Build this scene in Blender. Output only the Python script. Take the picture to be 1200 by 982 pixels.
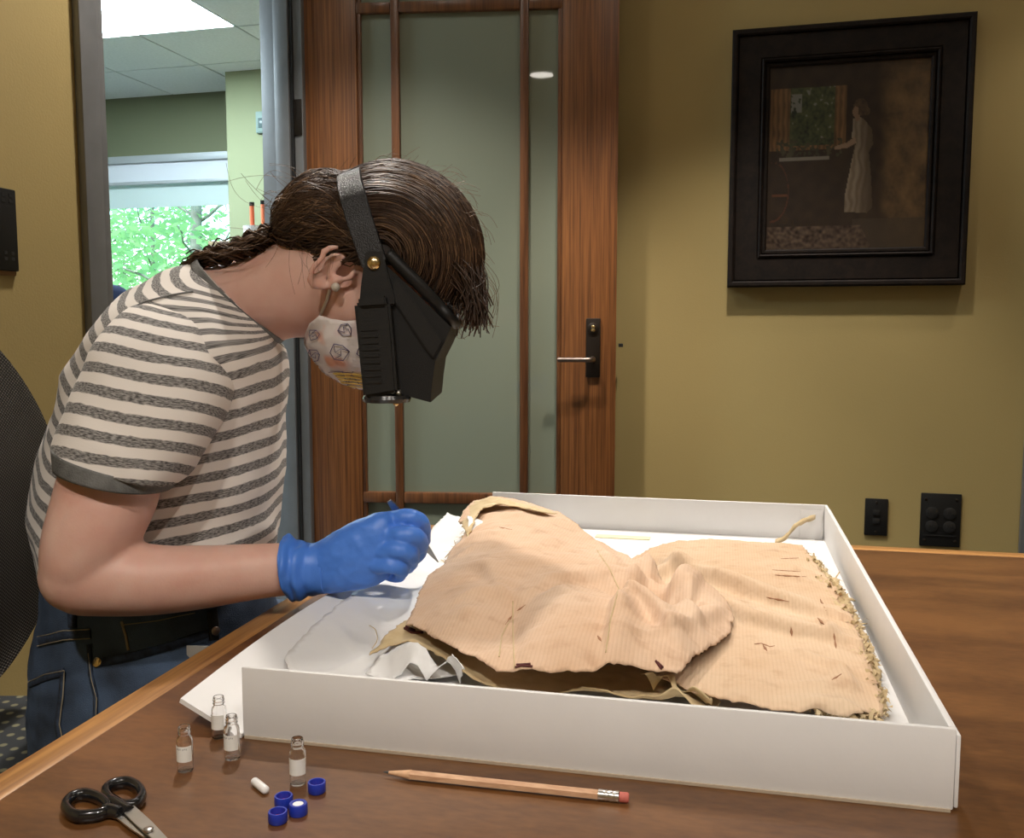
import bpy, bmesh, math, random
import numpy as np
from mathutils import Vector, Matrix, noise
from mathutils.bvhtree import BVHTree
from mathutils.geometry import delaunay_2d_cdt

for o in list(bpy.data.objects):
    bpy.data.objects.remove(o)
SC = bpy.context.scene
COL = SC.collection
rnd = random.Random(7)
nrs = np.random.RandomState(7)

# ------------------------------------------------------------------ camera
CAMZ = 1.07
FPX = 1100.0
PITCH = math.atan(105.0 / 1100.0)
cam_d = bpy.data.cameras.new('camera')
cam_d.sensor_fit = 'HORIZONTAL'
cam_d.sensor_width = 36.0
cam_d.lens = 36.0 * FPX / 1200.0
cam_d.clip_start = 0.02
cam = bpy.data.objects.new('camera', cam_d)
cam.location = (0, 0, CAMZ)
cam.rotation_euler = (math.pi / 2 - PITCH, 0, 0)
COL.objects.link(cam)
SC.camera = cam

# ------------------------------------------------------------------ world, exposure
SC.view_settings.view_transform = 'Standard'
SC.view_settings.look = 'None'
SC.view_settings.gamma = 1.0
SC.view_settings.exposure = -0.12
SC.view_settings.use_curve_mapping = False
world = bpy.data.worlds.new('world')
SC.world = world
world.use_nodes = True
wn = world.node_tree
wn.nodes.clear()
w_out = wn.nodes.new('ShaderNodeOutputWorld')
w_bg = wn.nodes.new('ShaderNodeBackground')
w_sky = wn.nodes.new('ShaderNodeTexSky')
w_sky.sky_type = 'NISHITA'
w_sky.sun_elevation = math.radians(50)
w_sky.sun_rotation = math.radians(200)
w_sky.sun_disc = False
w_bg.inputs['Strength'].default_value = 0.9
wn.links.new(w_sky.outputs[0], w_bg.inputs[0])
wn.links.new(w_bg.outputs[0], w_out.inputs[0])
sun_d = bpy.data.lights.new('sun', 'SUN')
sun_d.energy = 5.0
sun_d.angle = 0.01
sun_o = bpy.data.objects.new('sun', sun_d)
sun_o.rotation_euler = (math.radians(38), 0, math.radians(-20))
sun_o.location = (-6, 4, 8)
COL.objects.link(sun_o)
CAN_POWER = 135.0
CAN_COLOR = (1.0, 0.925, 0.84)
PANEL_EMIT = 52.0

# ------------------------------------------------------------------ geometry helpers
def ray(px, py):
    x = (px - 600.0) / FPX
    y = -(py - 491.0) / FPX
    cp, sp = math.cos(PITCH), math.sin(PITCH)
    return Vector((x, cp + y * sp, -sp + y * cp))

def W(px, py, Y):
    d = ray(px, py)
    return Vector((0, 0, CAMZ)) + d * (Y / d.y)

def PZ(px, py, z):
    d = ray(px, py)
    return Vector((0, 0, CAMZ)) + d * ((z - CAMZ) / d.z)

def PPL(px, py, p0, n):
    d = ray(px, py)
    o = Vector((0, 0, CAMZ))
    return o + d * ((p0 - o).dot(n) / d.dot(n))

def empty(name, loc, label=None, cat=None, group=None, kind=None):
    o = bpy.data.objects.new(name, None)
    o.empty_display_size = 0.05
    o.location = loc
    COL.objects.link(o)
    props(o, label, cat, group, kind)
    return o

def props(o, label=None, cat=None, group=None, kind=None):
    if label: o['label'] = label
    if cat: o['category'] = cat
    if group: o['group'] = group
    if kind: o['kind'] = kind
    return o

def rootloc(p):
    v = Vector((0, 0, 0))
    while p is not None:
        v += Vector(p.location)
        p = p.parent
    return v

def mesh(name, verts, faces, mat=None, parent=None, smooth=True, uv=None, auto=None, world=True):
    """one mesh object; verts in world space, stored relative to the parent's base"""
    off = rootloc(parent) if world else Vector((0, 0, 0))
    me = bpy.data.meshes.new(name)
    me.from_pydata([(v[0] - off.x, v[1] - off.y, v[2] - off.z) for v in verts], [], [tuple(f) for f in faces])
    if uv is not None:
        ul = me.uv_layers.new(name='UVMap')
        for l in me.loops:
            ul.data[l.index].uv = uv[l.vertex_index]
    me.polygons.foreach_set('use_smooth', [smooth] * len(me.polygons))
    me.update()
    if auto is not None:
        try:
            me.set_sharp_from_angle(angle=math.radians(auto))
        except Exception:
            pass
    o = bpy.data.objects.new(name, me)
    if mat: me.materials.append(mat)
    COL.objects.link(o)
    if parent: o.parent = parent
    return o

def from_bm(name, bm, mat=None, parent=None, smooth=False, auto=None):
    bm.normal_update()
    vs = [v.co.copy() for v in bm.verts]
    bm.verts.index_update()
    fs = [[v.index for v in f.verts] for f in bm.faces]
    bm.free()
    return mesh(name, vs, fs, mat, parent, smooth, auto=auto)

def fbox(o, ax, ay, az, bev=0.0):
    """bmesh box from corner o along three edge vectors"""
    bm = bmesh.new()
    vs = [bm.verts.new(o + ax * i + ay * j + az * k) for i in (0, 1) for j in (0, 1) for k in (0, 1)]
    for q in ((0, 1, 3, 2), (4, 6, 7, 5), (0, 4, 5, 1), (2, 3, 7, 6), (0, 2, 6, 4), (1, 5, 7, 3)):
        bm.faces.new([vs[i] for i in q])
    bmesh.ops.recalc_face_normals(bm, faces=bm.faces)
    if bev > 0:
        bmesh.ops.bevel(bm, geom=list(bm.edges), offset=bev, segments=2, profile=0.5, affect='EDGES')
    return bm

def boxo(name, o, ax, ay, az, mat, parent=None, bev=0.0):
    return from_bm(name, fbox(o, ax, ay, az, bev), mat, parent, smooth=bev > 0, auto=35)

def catmull(P, m):
    """resample list of arrays along a Catmull-Rom spline to m samples"""
    P = [np.asarray(p, float) for p in P]
    n = len(P)
    out = []
    for i in range(m):
        t = i * (n - 1) / (m - 1)
        k = min(int(t), n - 2)
        u = t - k
        p1, p2 = P[k], P[k + 1]
        p0 = P[k - 1] if k > 0 else 2 * p1 - p2
        p3 = P[k + 2] if k + 2 < n else 2 * p2 - p1
        out.append(0.5 * ((2 * p1) + (-p0 + p2) * u + (2 * p0 - 5 * p1 + 4 * p2 - p3) * u * u + (-p0 + 3 * p1 - 3 * p2 + p3) * u ** 3))
    return out

def ring(B, F, hw, n=40, e=2.3):
    """closed ring through two silhouette points, half width hw along world Y"""
    B = np.array(B); F = np.array(F)
    c = (B + F) / 2; h = (F - B) / 2
    t = np.linspace(0, 2 * math.pi, n, endpoint=False)
    cs = np.sign(np.cos(t)) * np.abs(np.cos(t)) ** (2 / e)
    sn = np.sign(np.sin(t)) * np.abs(np.sin(t)) ** (2 / e)
    return c[None] + cs[:, None] * h[None] + sn[:, None] * np.array([0, hw, 0])[None]

def loft(rings, caps=True):
    n = len(rings[0])
    V = [tuple(p) for r in rings for p in r]
    Fc = []
    for i in range(len(rings) - 1):
        for j in range(n):
            a = i * n + j; b = i * n + (j + 1) % n
            Fc.append((a, b, b + n, a + n))
    if caps:
        Fc.append(tuple(range(n))[::-1])
        Fc.append(tuple(range((len(rings) - 1) * n, len(rings) * n)))
    return V, Fc

def tube(path, radii, n=10, caps=True, flat=None):
    """tube along a path; radii scalar or list; flat=(normal, ratio) squashes it"""
    P = [Vector(p) for p in path]
    m = len(P)
    if not hasattr(radii, '__len__'): radii = [radii] * m
    rings = []
    up = None
    for i in range(m):
        t = (P[min(i + 1, m - 1)] - P[max(i - 1, 0)])
        if t.length < 1e-9: t = Vector((0, 0, 1))
        t.normalize()
        if up is None:
            up = Vector((0, 0, 1)) if abs(t.z) < 0.9 else Vector((1, 0, 0))
        a = up - t * up.dot(t)
        if a.length < 1e-6:
            a = Vector((1, 0, 0)) - t * t.x
        a.normalize(); up = a
        b = t.cross(a)
        pts = []
        for k in range(n):
            an = 2 * math.pi * k / n
            v = (a * math.cos(an) + b * math.sin(an)) * radii[i]
            if flat:
                nn = flat[0]
                v = v - nn * v.dot(nn) * (1 - flat[1])
            pts.append(tuple(P[i] + v))
        rings.append(np.array(pts))
    return loft(rings, caps)

def ellipsoid(c, ax, n=24, m=16):
    """ax: three axis vectors"""
    c = Vector(c)
    V = [c + ax[2]]
    for i in range(1, m):
        th = math.pi * i / m
        for j in range(n):
            ph = 2 * math.pi * j / n
            V.append(c + ax[0] * (math.sin(th) * math.cos(ph)) + ax[1] * (math.sin(th) * math.sin(ph)) + ax[2] * math.cos(th))
    V.append(c - ax[2])
    Fc = [(0, 1 + j, 1 + (j + 1) % n) for j in range(n)]
    for i in range(m - 2):
        for j in range(n):
            a = 1 + i * n + j; b = 1 + i * n + (j + 1) % n
            Fc.append((a, a + n, b + n, b))
    L = len(V) - 1
    Fc += [(L, 1 + (m - 2) * n + (j + 1) % n, 1 + (m - 2) * n + j) for j in range(n)]
    return V, Fc

def merge(*parts):
    V, Fc = [], []
    for v, f in parts:
        o = len(V)
        V += list(v)
        Fc += [tuple(i + o for i in q) for q in f]
    return V, Fc

def modbake(V, Fc, mods):
    """apply a list of (type, settings) modifiers, return verts and faces"""
    me = bpy.data.meshes.new('tmp')
    me.from_pydata([tuple(v) for v in V], [], Fc)
    bm = bmesh.new(); bm.from_mesh(me)
    bmesh.ops.recalc_face_normals(bm, faces=bm.faces)
    bm.to_mesh(me); bm.free()
    ob = bpy.data.objects.new('tmp', me)
    COL.objects.link(ob)
    for ty, st in mods:
        md = ob.modifiers.new('m', ty)
        for k, v in st.items(): setattr(md, k, v)
    dg = bpy.context.evaluated_depsgraph_get()
    m2 = bpy.data.meshes.new_from_object(ob.evaluated_get(dg))
    V2 = [v.co.copy() for v in m2.vertices]
    F2 = [tuple(p.vertices) for p in m2.polygons]
    bpy.data.objects.remove(ob); bpy.data.meshes.remove(me); bpy.data.meshes.remove(m2)
    return V2, F2

def voxel(V, Fc, size, smooth=4, factor=0.5):
    return modbake(V, Fc, [('REMESH', dict(mode='VOXEL', voxel_size=size)), ('SMOOTH', dict(factor=factor, iterations=smooth))])

def bvh_of(V, Fc):
    return BVHTree.FromPolygons([Vector(v) for v in V], Fc)

def cast(bvh, px, py, off=0.001):
    o = Vector((0, 0, CAMZ))
    d = ray(px, py).normalized()
    h = bvh.ray_cast(o, d)
    if h[0] is None: return None, None
    n = h[1]
    if n.dot(d) > 0: n = -n
    return h[0] + n * off, n

def interp_px(poly, step=4.0):
    out = []
    for (a, b) in zip(poly[:-1], poly[1:]):
        L = math.hypot(b[0] - a[0], b[1] - a[1]); k = max(1, int(L / step))
        for i in range(k):
            t = i / k
            out.append((a[0] + (b[0] - a[0]) * t, a[1] + (b[1] - a[1]) * t))
    out.append(poly[-1])
    return out

def strip_on(bvh, poly, width, off=0.0012, thick=0.0015, taper=False):
    """a raised flat strip laid on a surface along a path"""
    pts, nrm = [], []
    for p in interp_px(poly):
        h, n = cast(bvh, p[0], p[1], off)
        if h is not None:
            pts.append(h); nrm.append(n)
    if len(pts) < 2: return None
    V, Fc = [], []
    m = len(pts)
    for i in range(m):
        t = (pts[min(i + 1, m - 1)] - pts[max(i - 1, 0)]).normalized()
        s = t.cross(nrm[i]).normalized() * width / 2
        if taper: s = s * (0.12 + 0.88 * math.sin(math.pi * i / (m - 1)) ** 0.8) * (0.8 + 0.5 * math.sin(i * 2.3))
        n = nrm[i] * thick
        V += [pts[i] - s - n, pts[i] + s - n, pts[i] + s * 0.8 + n, pts[i] - s * 0.8 + n]
    for i in range(m - 1):
        for k in range(4):
            a = i * 4 + k; b = i * 4 + (k + 1) % 4
            Fc.append((a, b, b + 4, a + 4))
    Fc += [(0, 1, 2, 3), tuple(range((m - 1) * 4, m * 4))]
    return V, Fc

def lathe(prof, n=28, c=Vector((0, 0, 0))):
    """profile [(r,z)] around z"""
    rings = []
    for r, z in prof:
        rings.append(np.array([(c.x + r * math.cos(2 * math.pi * k / n), c.y + r * math.sin(2 * math.pi * k / n), c.z + z) for k in range(n)]))
    return loft(rings, True)

# ------------------------------------------------------------------ materials
def newmat(name):
    m = bpy.data.materials.new(name)
    m.use_nodes = True
    nt = m.node_tree
    return m, nt, nt.nodes['Principled BSDF']

def N(nt, ty, **kw):
    n = nt.nodes.new(ty)
    for k, v in kw.items(): setattr(n, k, v)
    return n

def plain(name, col, rough=0.6, metal=0.0, coat=0.0, bump=0.0, bscale=300.0, var=0.0, vscale=8.0, spec=0.5, sheen=0.0):
    m, nt, b = newmat(name)
    b.inputs['Base Color'].default_value = (*col, 1)
    b.inputs['Roughness'].default_value = rough
    b.inputs['Metallic'].default_value = metal
    b.inputs['Specular IOR Level'].default_value = spec
    b.inputs['Coat Weight'].default_value = coat
    b.inputs['Sheen Weight'].default_value = sheen
    tc = N(nt, 'ShaderNodeTexCoord')
    if var > 0:
        no = N(nt, 'ShaderNodeTexNoise'); no.inputs['Scale'].default_value = vscale; no.inputs['Detail'].default_value = 6
        nt.links.new(tc.outputs['Object'], no.inputs['Vector'])
        r = N(nt, 'ShaderNodeValToRGB')
        r.color_ramp.elements[0].position = 0.3; r.color_ramp.elements[1].position = 0.7
        r.color_ramp.elements[0].color = tuple(c * (1 - var) for c in col) + (1,)
        r.color_ramp.elements[1].color = tuple(min(1, c * (1 + var)) for c in col) + (1,)
        nt.links.new(no.outputs['Fac'], r.inputs[0]); nt.links.new(r.outputs[0], b.inputs['Base Color'])
    if bump > 0:
        no = N(nt, 'ShaderNodeTexNoise'); no.inputs['Scale'].default_value = bscale; no.inputs['Detail'].default_value = 3
        nt.links.new(tc.outputs['Object'], no.inputs['Vector'])
        bp = N(nt, 'ShaderNodeBump'); bp.inputs['Strength'].default_value = bump; bp.inputs['Distance'].default_value = 0.002
        nt.links.new(no.outputs['Fac'], bp.inputs['Height']); nt.links.new(bp.outputs[0], b.inputs['Normal'])
    return m

def wood(name, c1, c2, rough=0.4, rot=(0, 0, 0), stretch=(60, 60, 3), coat=0.1, fine=1.0, detail=6):
    """grain runs along the local axis with the smallest stretch"""
    m, nt, b = newmat(name)
    tc = N(nt, 'ShaderNodeTexCoord')
    mp0 = N(nt, 'ShaderNodeMapping'); mp0.inputs['Rotation'].default_value = rot
    mp = N(nt, 'ShaderNodeMapping'); mp.inputs['Scale'].default_value = stretch
    no = N(nt, 'ShaderNodeTexNoise'); no.inputs['Scale'].default_value = 1.0; no.inputs['Detail'].default_value = detail; no.inputs['Distortion'].default_value = 0.4
    n2 = N(nt, 'ShaderNodeTexNoise'); n2.inputs['Scale'].default_value = 4.0 * fine; n2.inputs['Detail'].default_value = 4
    mx = N(nt, 'ShaderNodeMath', operation='MULTIPLY_ADD'); mx.inputs[1].default_value = 0.45
    r = N(nt, 'ShaderNodeValToRGB')
    r.color_ramp.elements[0].position = 0.52; r.color_ramp.elements[1].position = 0.9
    r.color_ramp.elements[0].color = (*c1, 1); r.color_ramp.elements[1].color = (*c2, 1)
    nt.links.new(tc.outputs['Object'], mp0.inputs[0]); nt.links.new(mp0.outputs[0], mp.inputs[0])
    nt.links.new(mp.outputs[0], no.inputs['Vector']); nt.links.new(mp.outputs[0], n2.inputs['Vector'])
    nt.links.new(n2.outputs['Fac'], mx.inputs[0]); nt.links.new(no.outputs['Fac'], mx.inputs[2])
    nt.links.new(mx.outputs[0], r.inputs[0]); nt.links.new(r.outputs[0], b.inputs['Base Color'])
    bp = N(nt, 'ShaderNodeBump'); bp.inputs['Strength'].default_value = 0.12; bp.inputs['Distance'].default_value = 0.001
    nt.links.new(mx.outputs[0], bp.inputs['Height']); nt.links.new(bp.outputs[0], b.inputs['Normal'])
    b.inputs['Roughness'].default_value = rough
    b.inputs['Coat Weight'].default_value = coat
    b.inputs['Coat Roughness'].default_value = 0.25
    return m

def emit(name, col, s):
    m, nt, b = newmat(name)
    b.inputs['Base Color'].default_value = (*col, 1)
    b.inputs['Emission Color'].default_value = (*col, 1)
    b.inputs['Emission Strength'].default_value = s
    return m

ROOM = math.radians(14.5)
TAB = math.radians(12.8)
M_wall = plain('olive_paint', (0.385, 0.290, 0.112), 0.72, bump=0.15, bscale=220, var=0.03, vscale=3)
M_wall2 = plain('green_paint', (0.205, 0.215, 0.125), 0.8, bump=0.1, bscale=220)
M_ceil = plain('ceiling_white', (0.75, 0.75, 0.72), 0.9, bump=0.2, bscale=160)
M_tile = plain('ceiling_tile', (0.80, 0.81, 0.81), 0.95, bump=0.5, bscale=140, var=0.05, vscale=60)
M_grid = plain('grid_grey', (0.32, 0.33, 0.33), 0.7)  # even grey of the grid between the ceiling tiles
M_carpet = plain('carpet', (0.06, 0.055, 0.05), 0.95, bump=0.8, bscale=400, var=0.3, vscale=90)
M_steel = plain('painted_steel', (0.20, 0.205, 0.21), 0.38, metal=0.35, var=0.06, vscale=20)
M_rubber = plain('black_rubber', (0.012, 0.012, 0.012), 0.6)
M_doorwood = wood('door_oak_veneer', (0.105, 0.036, 0.010), (0.27, 0.102, 0.029), 0.42, (0, 0, 0), (190, 190, 3.0), 0.15)
M_muntin = wood('door_muntin_wood', (0.075, 0.027, 0.010), (0.19, 0.072, 0.024), 0.38, (0, 0, 0), (70, 70, 3), 0.2)
M_table = wood('table_veneer', (0.078, 0.029, 0.0085), (0.172, 0.072, 0.021), 0.36, (0, 0, TAB), (5, 15, 10), 0.25, fine=4.0)
M_oak = wood('oak_lipping', (0.20, 0.082, 0.022), (0.47, 0.235, 0.072), 0.4, (0, 0, TAB), (70, 3.0, 70), 0.2)
M_oakb = wood('oak_lipping_cross', (0.22, 0.09, 0.024), (0.46, 0.23, 0.07), 0.4, (0, 0, TAB), (3.0, 70, 70), 0.2)
M_board = plain('white_board', (0.72, 0.712, 0.705), 0.55, bump=0.08, bscale=90, var=0.015, vscale=30)
M_tissue = plain('tissue_paper', (0.72, 0.715, 0.71), 0.6, bump=0.1, bscale=60)
M_black = plain('black_plastic', (0.008, 0.0078, 0.0075), 0.5, bump=0.15, bscale=900, spec=0.35)
M_blackm = plain('black_matte_shade', (0.006, 0.0057, 0.0052), 0.6, bump=0.25, bscale=1400, spec=0.3)
M_leather = plain('black_headband_vinyl', (0.008, 0.008, 0.009), 0.33, bump=0.6, bscale=700)
M_brass = plain('brass', (0.72, 0.55, 0.28), 0.25, metal=1.0)
M_metal = plain('steel_bright', (0.62, 0.60, 0.57), 0.28, metal=1.0, var=0.05, vscale=40)
M_lever = plain('bronze_lever', (0.30, 0.25, 0.22), 0.32, metal=1.0)
M_bronze = plain('dark_bronze', (0.045, 0.035, 0.028), 0.4, metal=0.8)

# skin with a soft subsurface layer
M_skin, nt, b = newmat('skin')
b.inputs['Base Color'].default_value = (0.60, 0.335, 0.250, 1)
b.inputs['Roughness'].default_value = 0.5
b.inputs['Subsurface Weight'].default_value = 0.25
b.inputs['Subsurface Radius'].default_value = (0.012, 0.005, 0.003)
b.inputs['Subsurface Scale'].default_value = 0.6
tc = N(nt, 'ShaderNodeTexCoord'); no = N(nt, 'ShaderNodeTexNoise'); no.inputs['Scale'].default_value = 22; no.inputs['Detail'].default_value = 6
r = N(nt, 'ShaderNodeValToRGB'); r.color_ramp.elements[0].position = 0.3; r.color_ramp.elements[1].position = 0.75
r.color_ramp.elements[0].color = (0.60, 0.335, 0.265, 1); r.color_ramp.elements[1].color = (0.68, 0.445, 0.365, 1)
nt.links.new(tc.outputs['Object'], no.inputs['Vector']); nt.links.new(no.outputs['Fac'], r.inputs[0]); nt.links.new(r.outputs[0], b.inputs['Base Color'])
n2 = N(nt, 'ShaderNodeTexNoise'); n2.inputs['Scale'].default_value = 420
bp = N(nt, 'ShaderNodeBump'); bp.inputs['Strength'].default_value = 0.12; bp.inputs['Distance'].default_value = 0.001
nt.links.new(tc.outputs['Object'], n2.inputs['Vector']); nt.links.new(n2.outputs['Fac'], bp.inputs['Height']); nt.links.new(bp.outputs[0], b.inputs['Normal'])

M_lips = plain('lip_skin', (0.45, 0.16, 0.13), 0.45)
M_eye = plain('eye_white', (0.75, 0.72, 0.68), 0.2)
M_glove = plain('nitrile_blue', (0.060, 0.195, 0.66), 0.45, bump=0.08, bscale=350)
M_hair = plain('hair_brown', (0.048, 0.026, 0.015), 0.5, var=0.4, vscale=40, spec=0.3)
M_hair_base = plain('hair_dark_base', (0.020, 0.012, 0.008), 0.6)
M_hair_l = plain('hair_light', (0.13, 0.075, 0.040), 0.5, var=0.4, vscale=50, spec=0.3)

# heathered jersey stripes, mapped in metres along the knit
M_shirt, nt, b = newmat('striped_jersey')
uvn = N(nt, 'ShaderNodeUVMap'); sx = N(nt, 'ShaderNodeSeparateXYZ')
nt.links.new(uvn.outputs[0], sx.inputs[0])
wob = N(nt, 'ShaderNodeTexNoise'); wob.inputs['Scale'].default_value = 260; wob.inputs['Detail'].default_value = 3
mpw = N(nt, 'ShaderNodeMapping'); mpw.inputs['Scale'].default_value = (0.35, 1.3, 1)
nt.links.new(uvn.outputs[0], mpw.inputs[0]); nt.links.new(mpw.outputs[0], wob.inputs['Vector'])
ma = N(nt, 'ShaderNodeMath', operation='MULTIPLY_ADD'); ma.inputs[1].default_value = 0.0035
nt.links.new(wob.outputs['Fac'], ma.inputs[0]); nt.links.new(sx.outputs[1], ma.inputs[2])
dv = N(nt, 'ShaderNodeMath', operation='DIVIDE'); dv.inputs[1].default_value = 0.0238
nt.links.new(ma.outputs[0], dv.inputs[0])
fr = N(nt, 'ShaderNodeMath', operation='FRACT'); nt.links.new(dv.outputs[0], fr.inputs[0])
st = N(nt, 'ShaderNodeValToRGB')
e = st.color_ramp.elements
e[0].position = 0.0; e[0].color = (1, 1, 1, 1); e[1].position = 0.04; e[1].color = (0, 0, 0, 1)
x_ = e.new(0.48); x_.color = (0, 0, 0, 1); x_ = e.new(0.53); x_.color = (1, 1, 1, 1)
nt.links.new(fr.outputs[0], st.inputs[0])
he = N(nt, 'ShaderNodeTexNoise'); he.inputs['Scale'].default_value = 520; he.inputs['Detail'].default_value = 2
mph = N(nt, 'ShaderNodeMapping'); mph.inputs['Scale'].default_value = (0.4, 1.4, 1)
nt.links.new(uvn.outputs[0], mph.inputs[0]); nt.links.new(mph.outputs[0], he.inputs['Vector'])
hr = N(nt, 'ShaderNodeValToRGB')
hr.color_ramp.elements[0].position = 0.36; hr.color_ramp.elements[1].position = 0.64
hr.color_ramp.elements[0].color = (0.060, 0.056, 0.054, 1); hr.color_ramp.elements[1].color = (0.33, 0.315, 0.30, 1)
nt.links.new(he.outputs['Fac'], hr.inputs[0])
mxs = N(nt, 'ShaderNodeMix', data_type='RGBA')
mxs.inputs[7].default_value = (0.74, 0.69, 0.64, 1)
nt.links.new(st.outputs[0], mxs.inputs[0]); nt.links.new(hr.outputs[0], mxs.inputs[6]); nt.links.new(mxs.outputs[2], b.inputs['Base Color'])
b.inputs['Roughness'].default_value = 0.9
b.inputs['Sheen Weight'].default_value = 0.1
bps = N(nt, 'ShaderNodeBump'); bps.inputs['Strength'].default_value = 0.25; bps.inputs['Distance'].default_value = 0.0006
nt.links.new(he.outputs['Fac'], bps.inputs['Height']); nt.links.new(bps.outputs[0], b.inputs['Normal'])
M_cuff = plain('grey_knit_trim', (0.13, 0.13, 0.125), 0.85, bump=0.4, bscale=500, var=0.35, vscale=45)

# denim
M_denim = plain('denim', (0.042, 0.068, 0.118), 0.85, bump=0.6, bscale=900, var=0.6, vscale=16)
M_denim_d = plain('denim_band', (0.024, 0.038, 0.068), 0.85, bump=0.6, bscale=900, var=0.5, vscale=120)
M_thread = plain('denim_thread', (0.28, 0.24, 0.17), 0.8)

# aged ribbed cloth
def cloth(name, base, dark, light, ribs=True, rot=0.2):
    m, nt, b = newmat(name)
    tc = N(nt, 'ShaderNodeTexCoord')
    n1 = N(nt, 'ShaderNodeTexNoise'); n1.inputs['Scale'].default_value = 9; n1.inputs['Detail'].default_value = 8; n1.inputs['Roughness'].default_value = 0.62
    n2 = N(nt, 'ShaderNodeTexNoise'); n2.inputs['Scale'].default_value = 46; n2.inputs['Detail'].default_value = 6
    nt.links.new(tc.outputs['Object'], n1.inputs['Vector']); nt.links.new(tc.outputs['Object'], n2.inputs['Vector'])
    r1 = N(nt, 'ShaderNodeValToRGB'); e = r1.color_ramp.elements
    e[0].position = 0.28; e[0].color = (*dark, 1); e[1].position = 0.72; e[1].color = (*light, 1)
    q = e.new(0.5); q.color = (*base, 1)
    nt.links.new(n1.outputs['Fac'], r1.inputs[0])
    r2 = N(nt, 'ShaderNodeValToRGB'); e = r2.color_ramp.elements
    e[0].position = 0.26; e[0].color = (0.50, 0.36, 0.24, 1); e[1].position = 0.46; e[1].color = (1, 1, 1, 1)
    nt.links.new(n2.outputs['Fac'], r2.inputs[0])
    mx = N(nt, 'ShaderNodeMix', data_type='RGBA', blend_type='MULTIPLY'); mx.inputs[0].default_value = 0.3
    nt.links.new(r1.outputs[0], mx.inputs[6]); nt.links.new(r2.outputs[0], mx.inputs[7])
    b.inputs['Roughness'].default_value = 0.85
    b.inputs['Sheen Weight'].default_value = 0.05
    out = mx.outputs[2]
    if ribs:
        mp = N(nt, 'ShaderNodeMapping'); mp.inputs['Rotation'].default_value = (0, 0, rot)
        nt.links.new(tc.outputs['Object'], mp.inputs[0])
        wv = N(nt, 'ShaderNodeTexWave'); wv.wave_type = 'BANDS'; wv.bands_direction = 'X'
        wv.inputs['Scale'].default_value = 88; wv.inputs['Distortion'].default_value = 0.6; wv.inputs['Detail'].default_value = 2; wv.inputs['Detail Scale'].default_value = 1.2
        nt.links.new(mp.outputs[0], wv.inputs['Vector'])
        bp = N(nt, 'ShaderNodeBump'); bp.inputs['Strength'].default_value = 0.2; bp.inputs['Distance'].default_value = 0.0010
        nt.links.new(wv.outputs['Fac'], bp.inputs['Height'])
        n3 = N(nt, 'ShaderNodeTexNoise'); n3.inputs['Scale'].default_value = 95; n3.inputs['Detail'].default_value = 4
        nt.links.new(tc.outputs['Object'], n3.inputs['Vector'])
        b2 = N(nt, 'ShaderNodeBump'); b2.inputs['Strength'].default_value = 0.4; b2.inputs['Distance'].default_value = 0.0018
        nt.links.new(n3.outputs['Fac'], b2.inputs['Height']); nt.links.new(bp.outputs[0], b2.inputs['Normal'])
        nt.links.new(b2.outputs[0], b.inputs['Normal'])
        rr = N(nt, 'ShaderNodeValToRGB'); rr.color_ramp.elements[0].color = (0.94, 0.93, 0.92, 1); rr.color_ramp.elements[1].color = (1, 1, 1, 1)
        rr.color_ramp.elements[1].position = 0.5
        nt.links.new(wv.outputs['Fac'], rr.inputs[0])
        m3 = N(nt, 'ShaderNodeMix', data_type='RGBA', blend_type='MULTIPLY'); m3.inputs[0].default_value = 1.0
        nt.links.new(out, m3.inputs[6]); nt.links.new(rr.outputs[0], m3.inputs[7]); out = m3.outputs[2]
    nt.links.new(out, b.inputs['Base Color'])
    return m
M_cloth = cloth('aged_silk_faille', (0.595, 0.41, 0.278), (0.53, 0.34, 0.21), (0.625, 0.46, 0.33), True, TAB)
M_cloth2 = cloth('aged_silk_skirt', (0.58, 0.408, 0.265), (0.515, 0.335, 0.195), (0.615, 0.46, 0.315), True, TAB)
M_lining = cloth('cream_lining', (0.53, 0.405, 0.225), (0.40, 0.29, 0.14), (0.62, 0.50, 0.31), False)
M_tear = plain('tear_brown', (0.30, 0.145, 0.075), 0.9)
M_wine = plain('wine_stitch', (0.085, 0.018, 0.016), 0.9)

# ------------------------------------------------------------------ room frame
e1 = Vector((math.cos(ROOM), -math.sin(ROOM), 0))     # along the back wall, to the right
e2 = Vector((math.sin(ROOM), math.cos(ROOM), 0))      # into the depth
ez = Vector((0, 0, 1))
def R(a, b_, z): return e1 * a + e2 * b_ + ez * z
AL, BW = -1.278, 2.80          # left wall plane, back wall plane
AR, BN = 2.35, -2.2            # right wall, wall behind the camera
CEIL = 2.70
WT = 0.092                     # wall thickness
OP0, OP1 = 1.635, 2.52         # doorway in the left wall
DH = 2.34
FA0, FB1 = -6.2, 5.96          # neighbouring room extents

def wallbox(name, a0, a1, b0, b1, z0, z1, mat, parent=None, **kw):
    o = boxo(name, R(a0, b0, z0), e1 * (a1 - a0), e2 * (b1 - b0), ez * (z1 - z0), mat, parent)
    if parent is None: o['kind'] = 'structure'
    return o

wallbox('floor', AL - WT / 2, AR, BN, BW + WT, -0.06, 0.0, M_carpet)
wallbox('floor_next', FA0, AL - WT / 2, BN, FB1, -0.06, 0.0, plain('grey_vinyl', (0.30, 0.30, 0.31), 0.6, var=0.1, vscale=20))
wallbox('ceiling', AL, AR, BN, BW, CEIL, CEIL + 0.08, M_ceil)
wallbox('wall_back', AL - WT, AR, BW, BW + WT, 0, CEIL, M_wall)
wallbox('wall_right', AR, AR + WT, BN, BW + WT, 0, CEIL, M_wall)
wallbox('wall_front', FA0, AR + WT, BN - WT, BN, 0, CEIL, M_wall)
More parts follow.
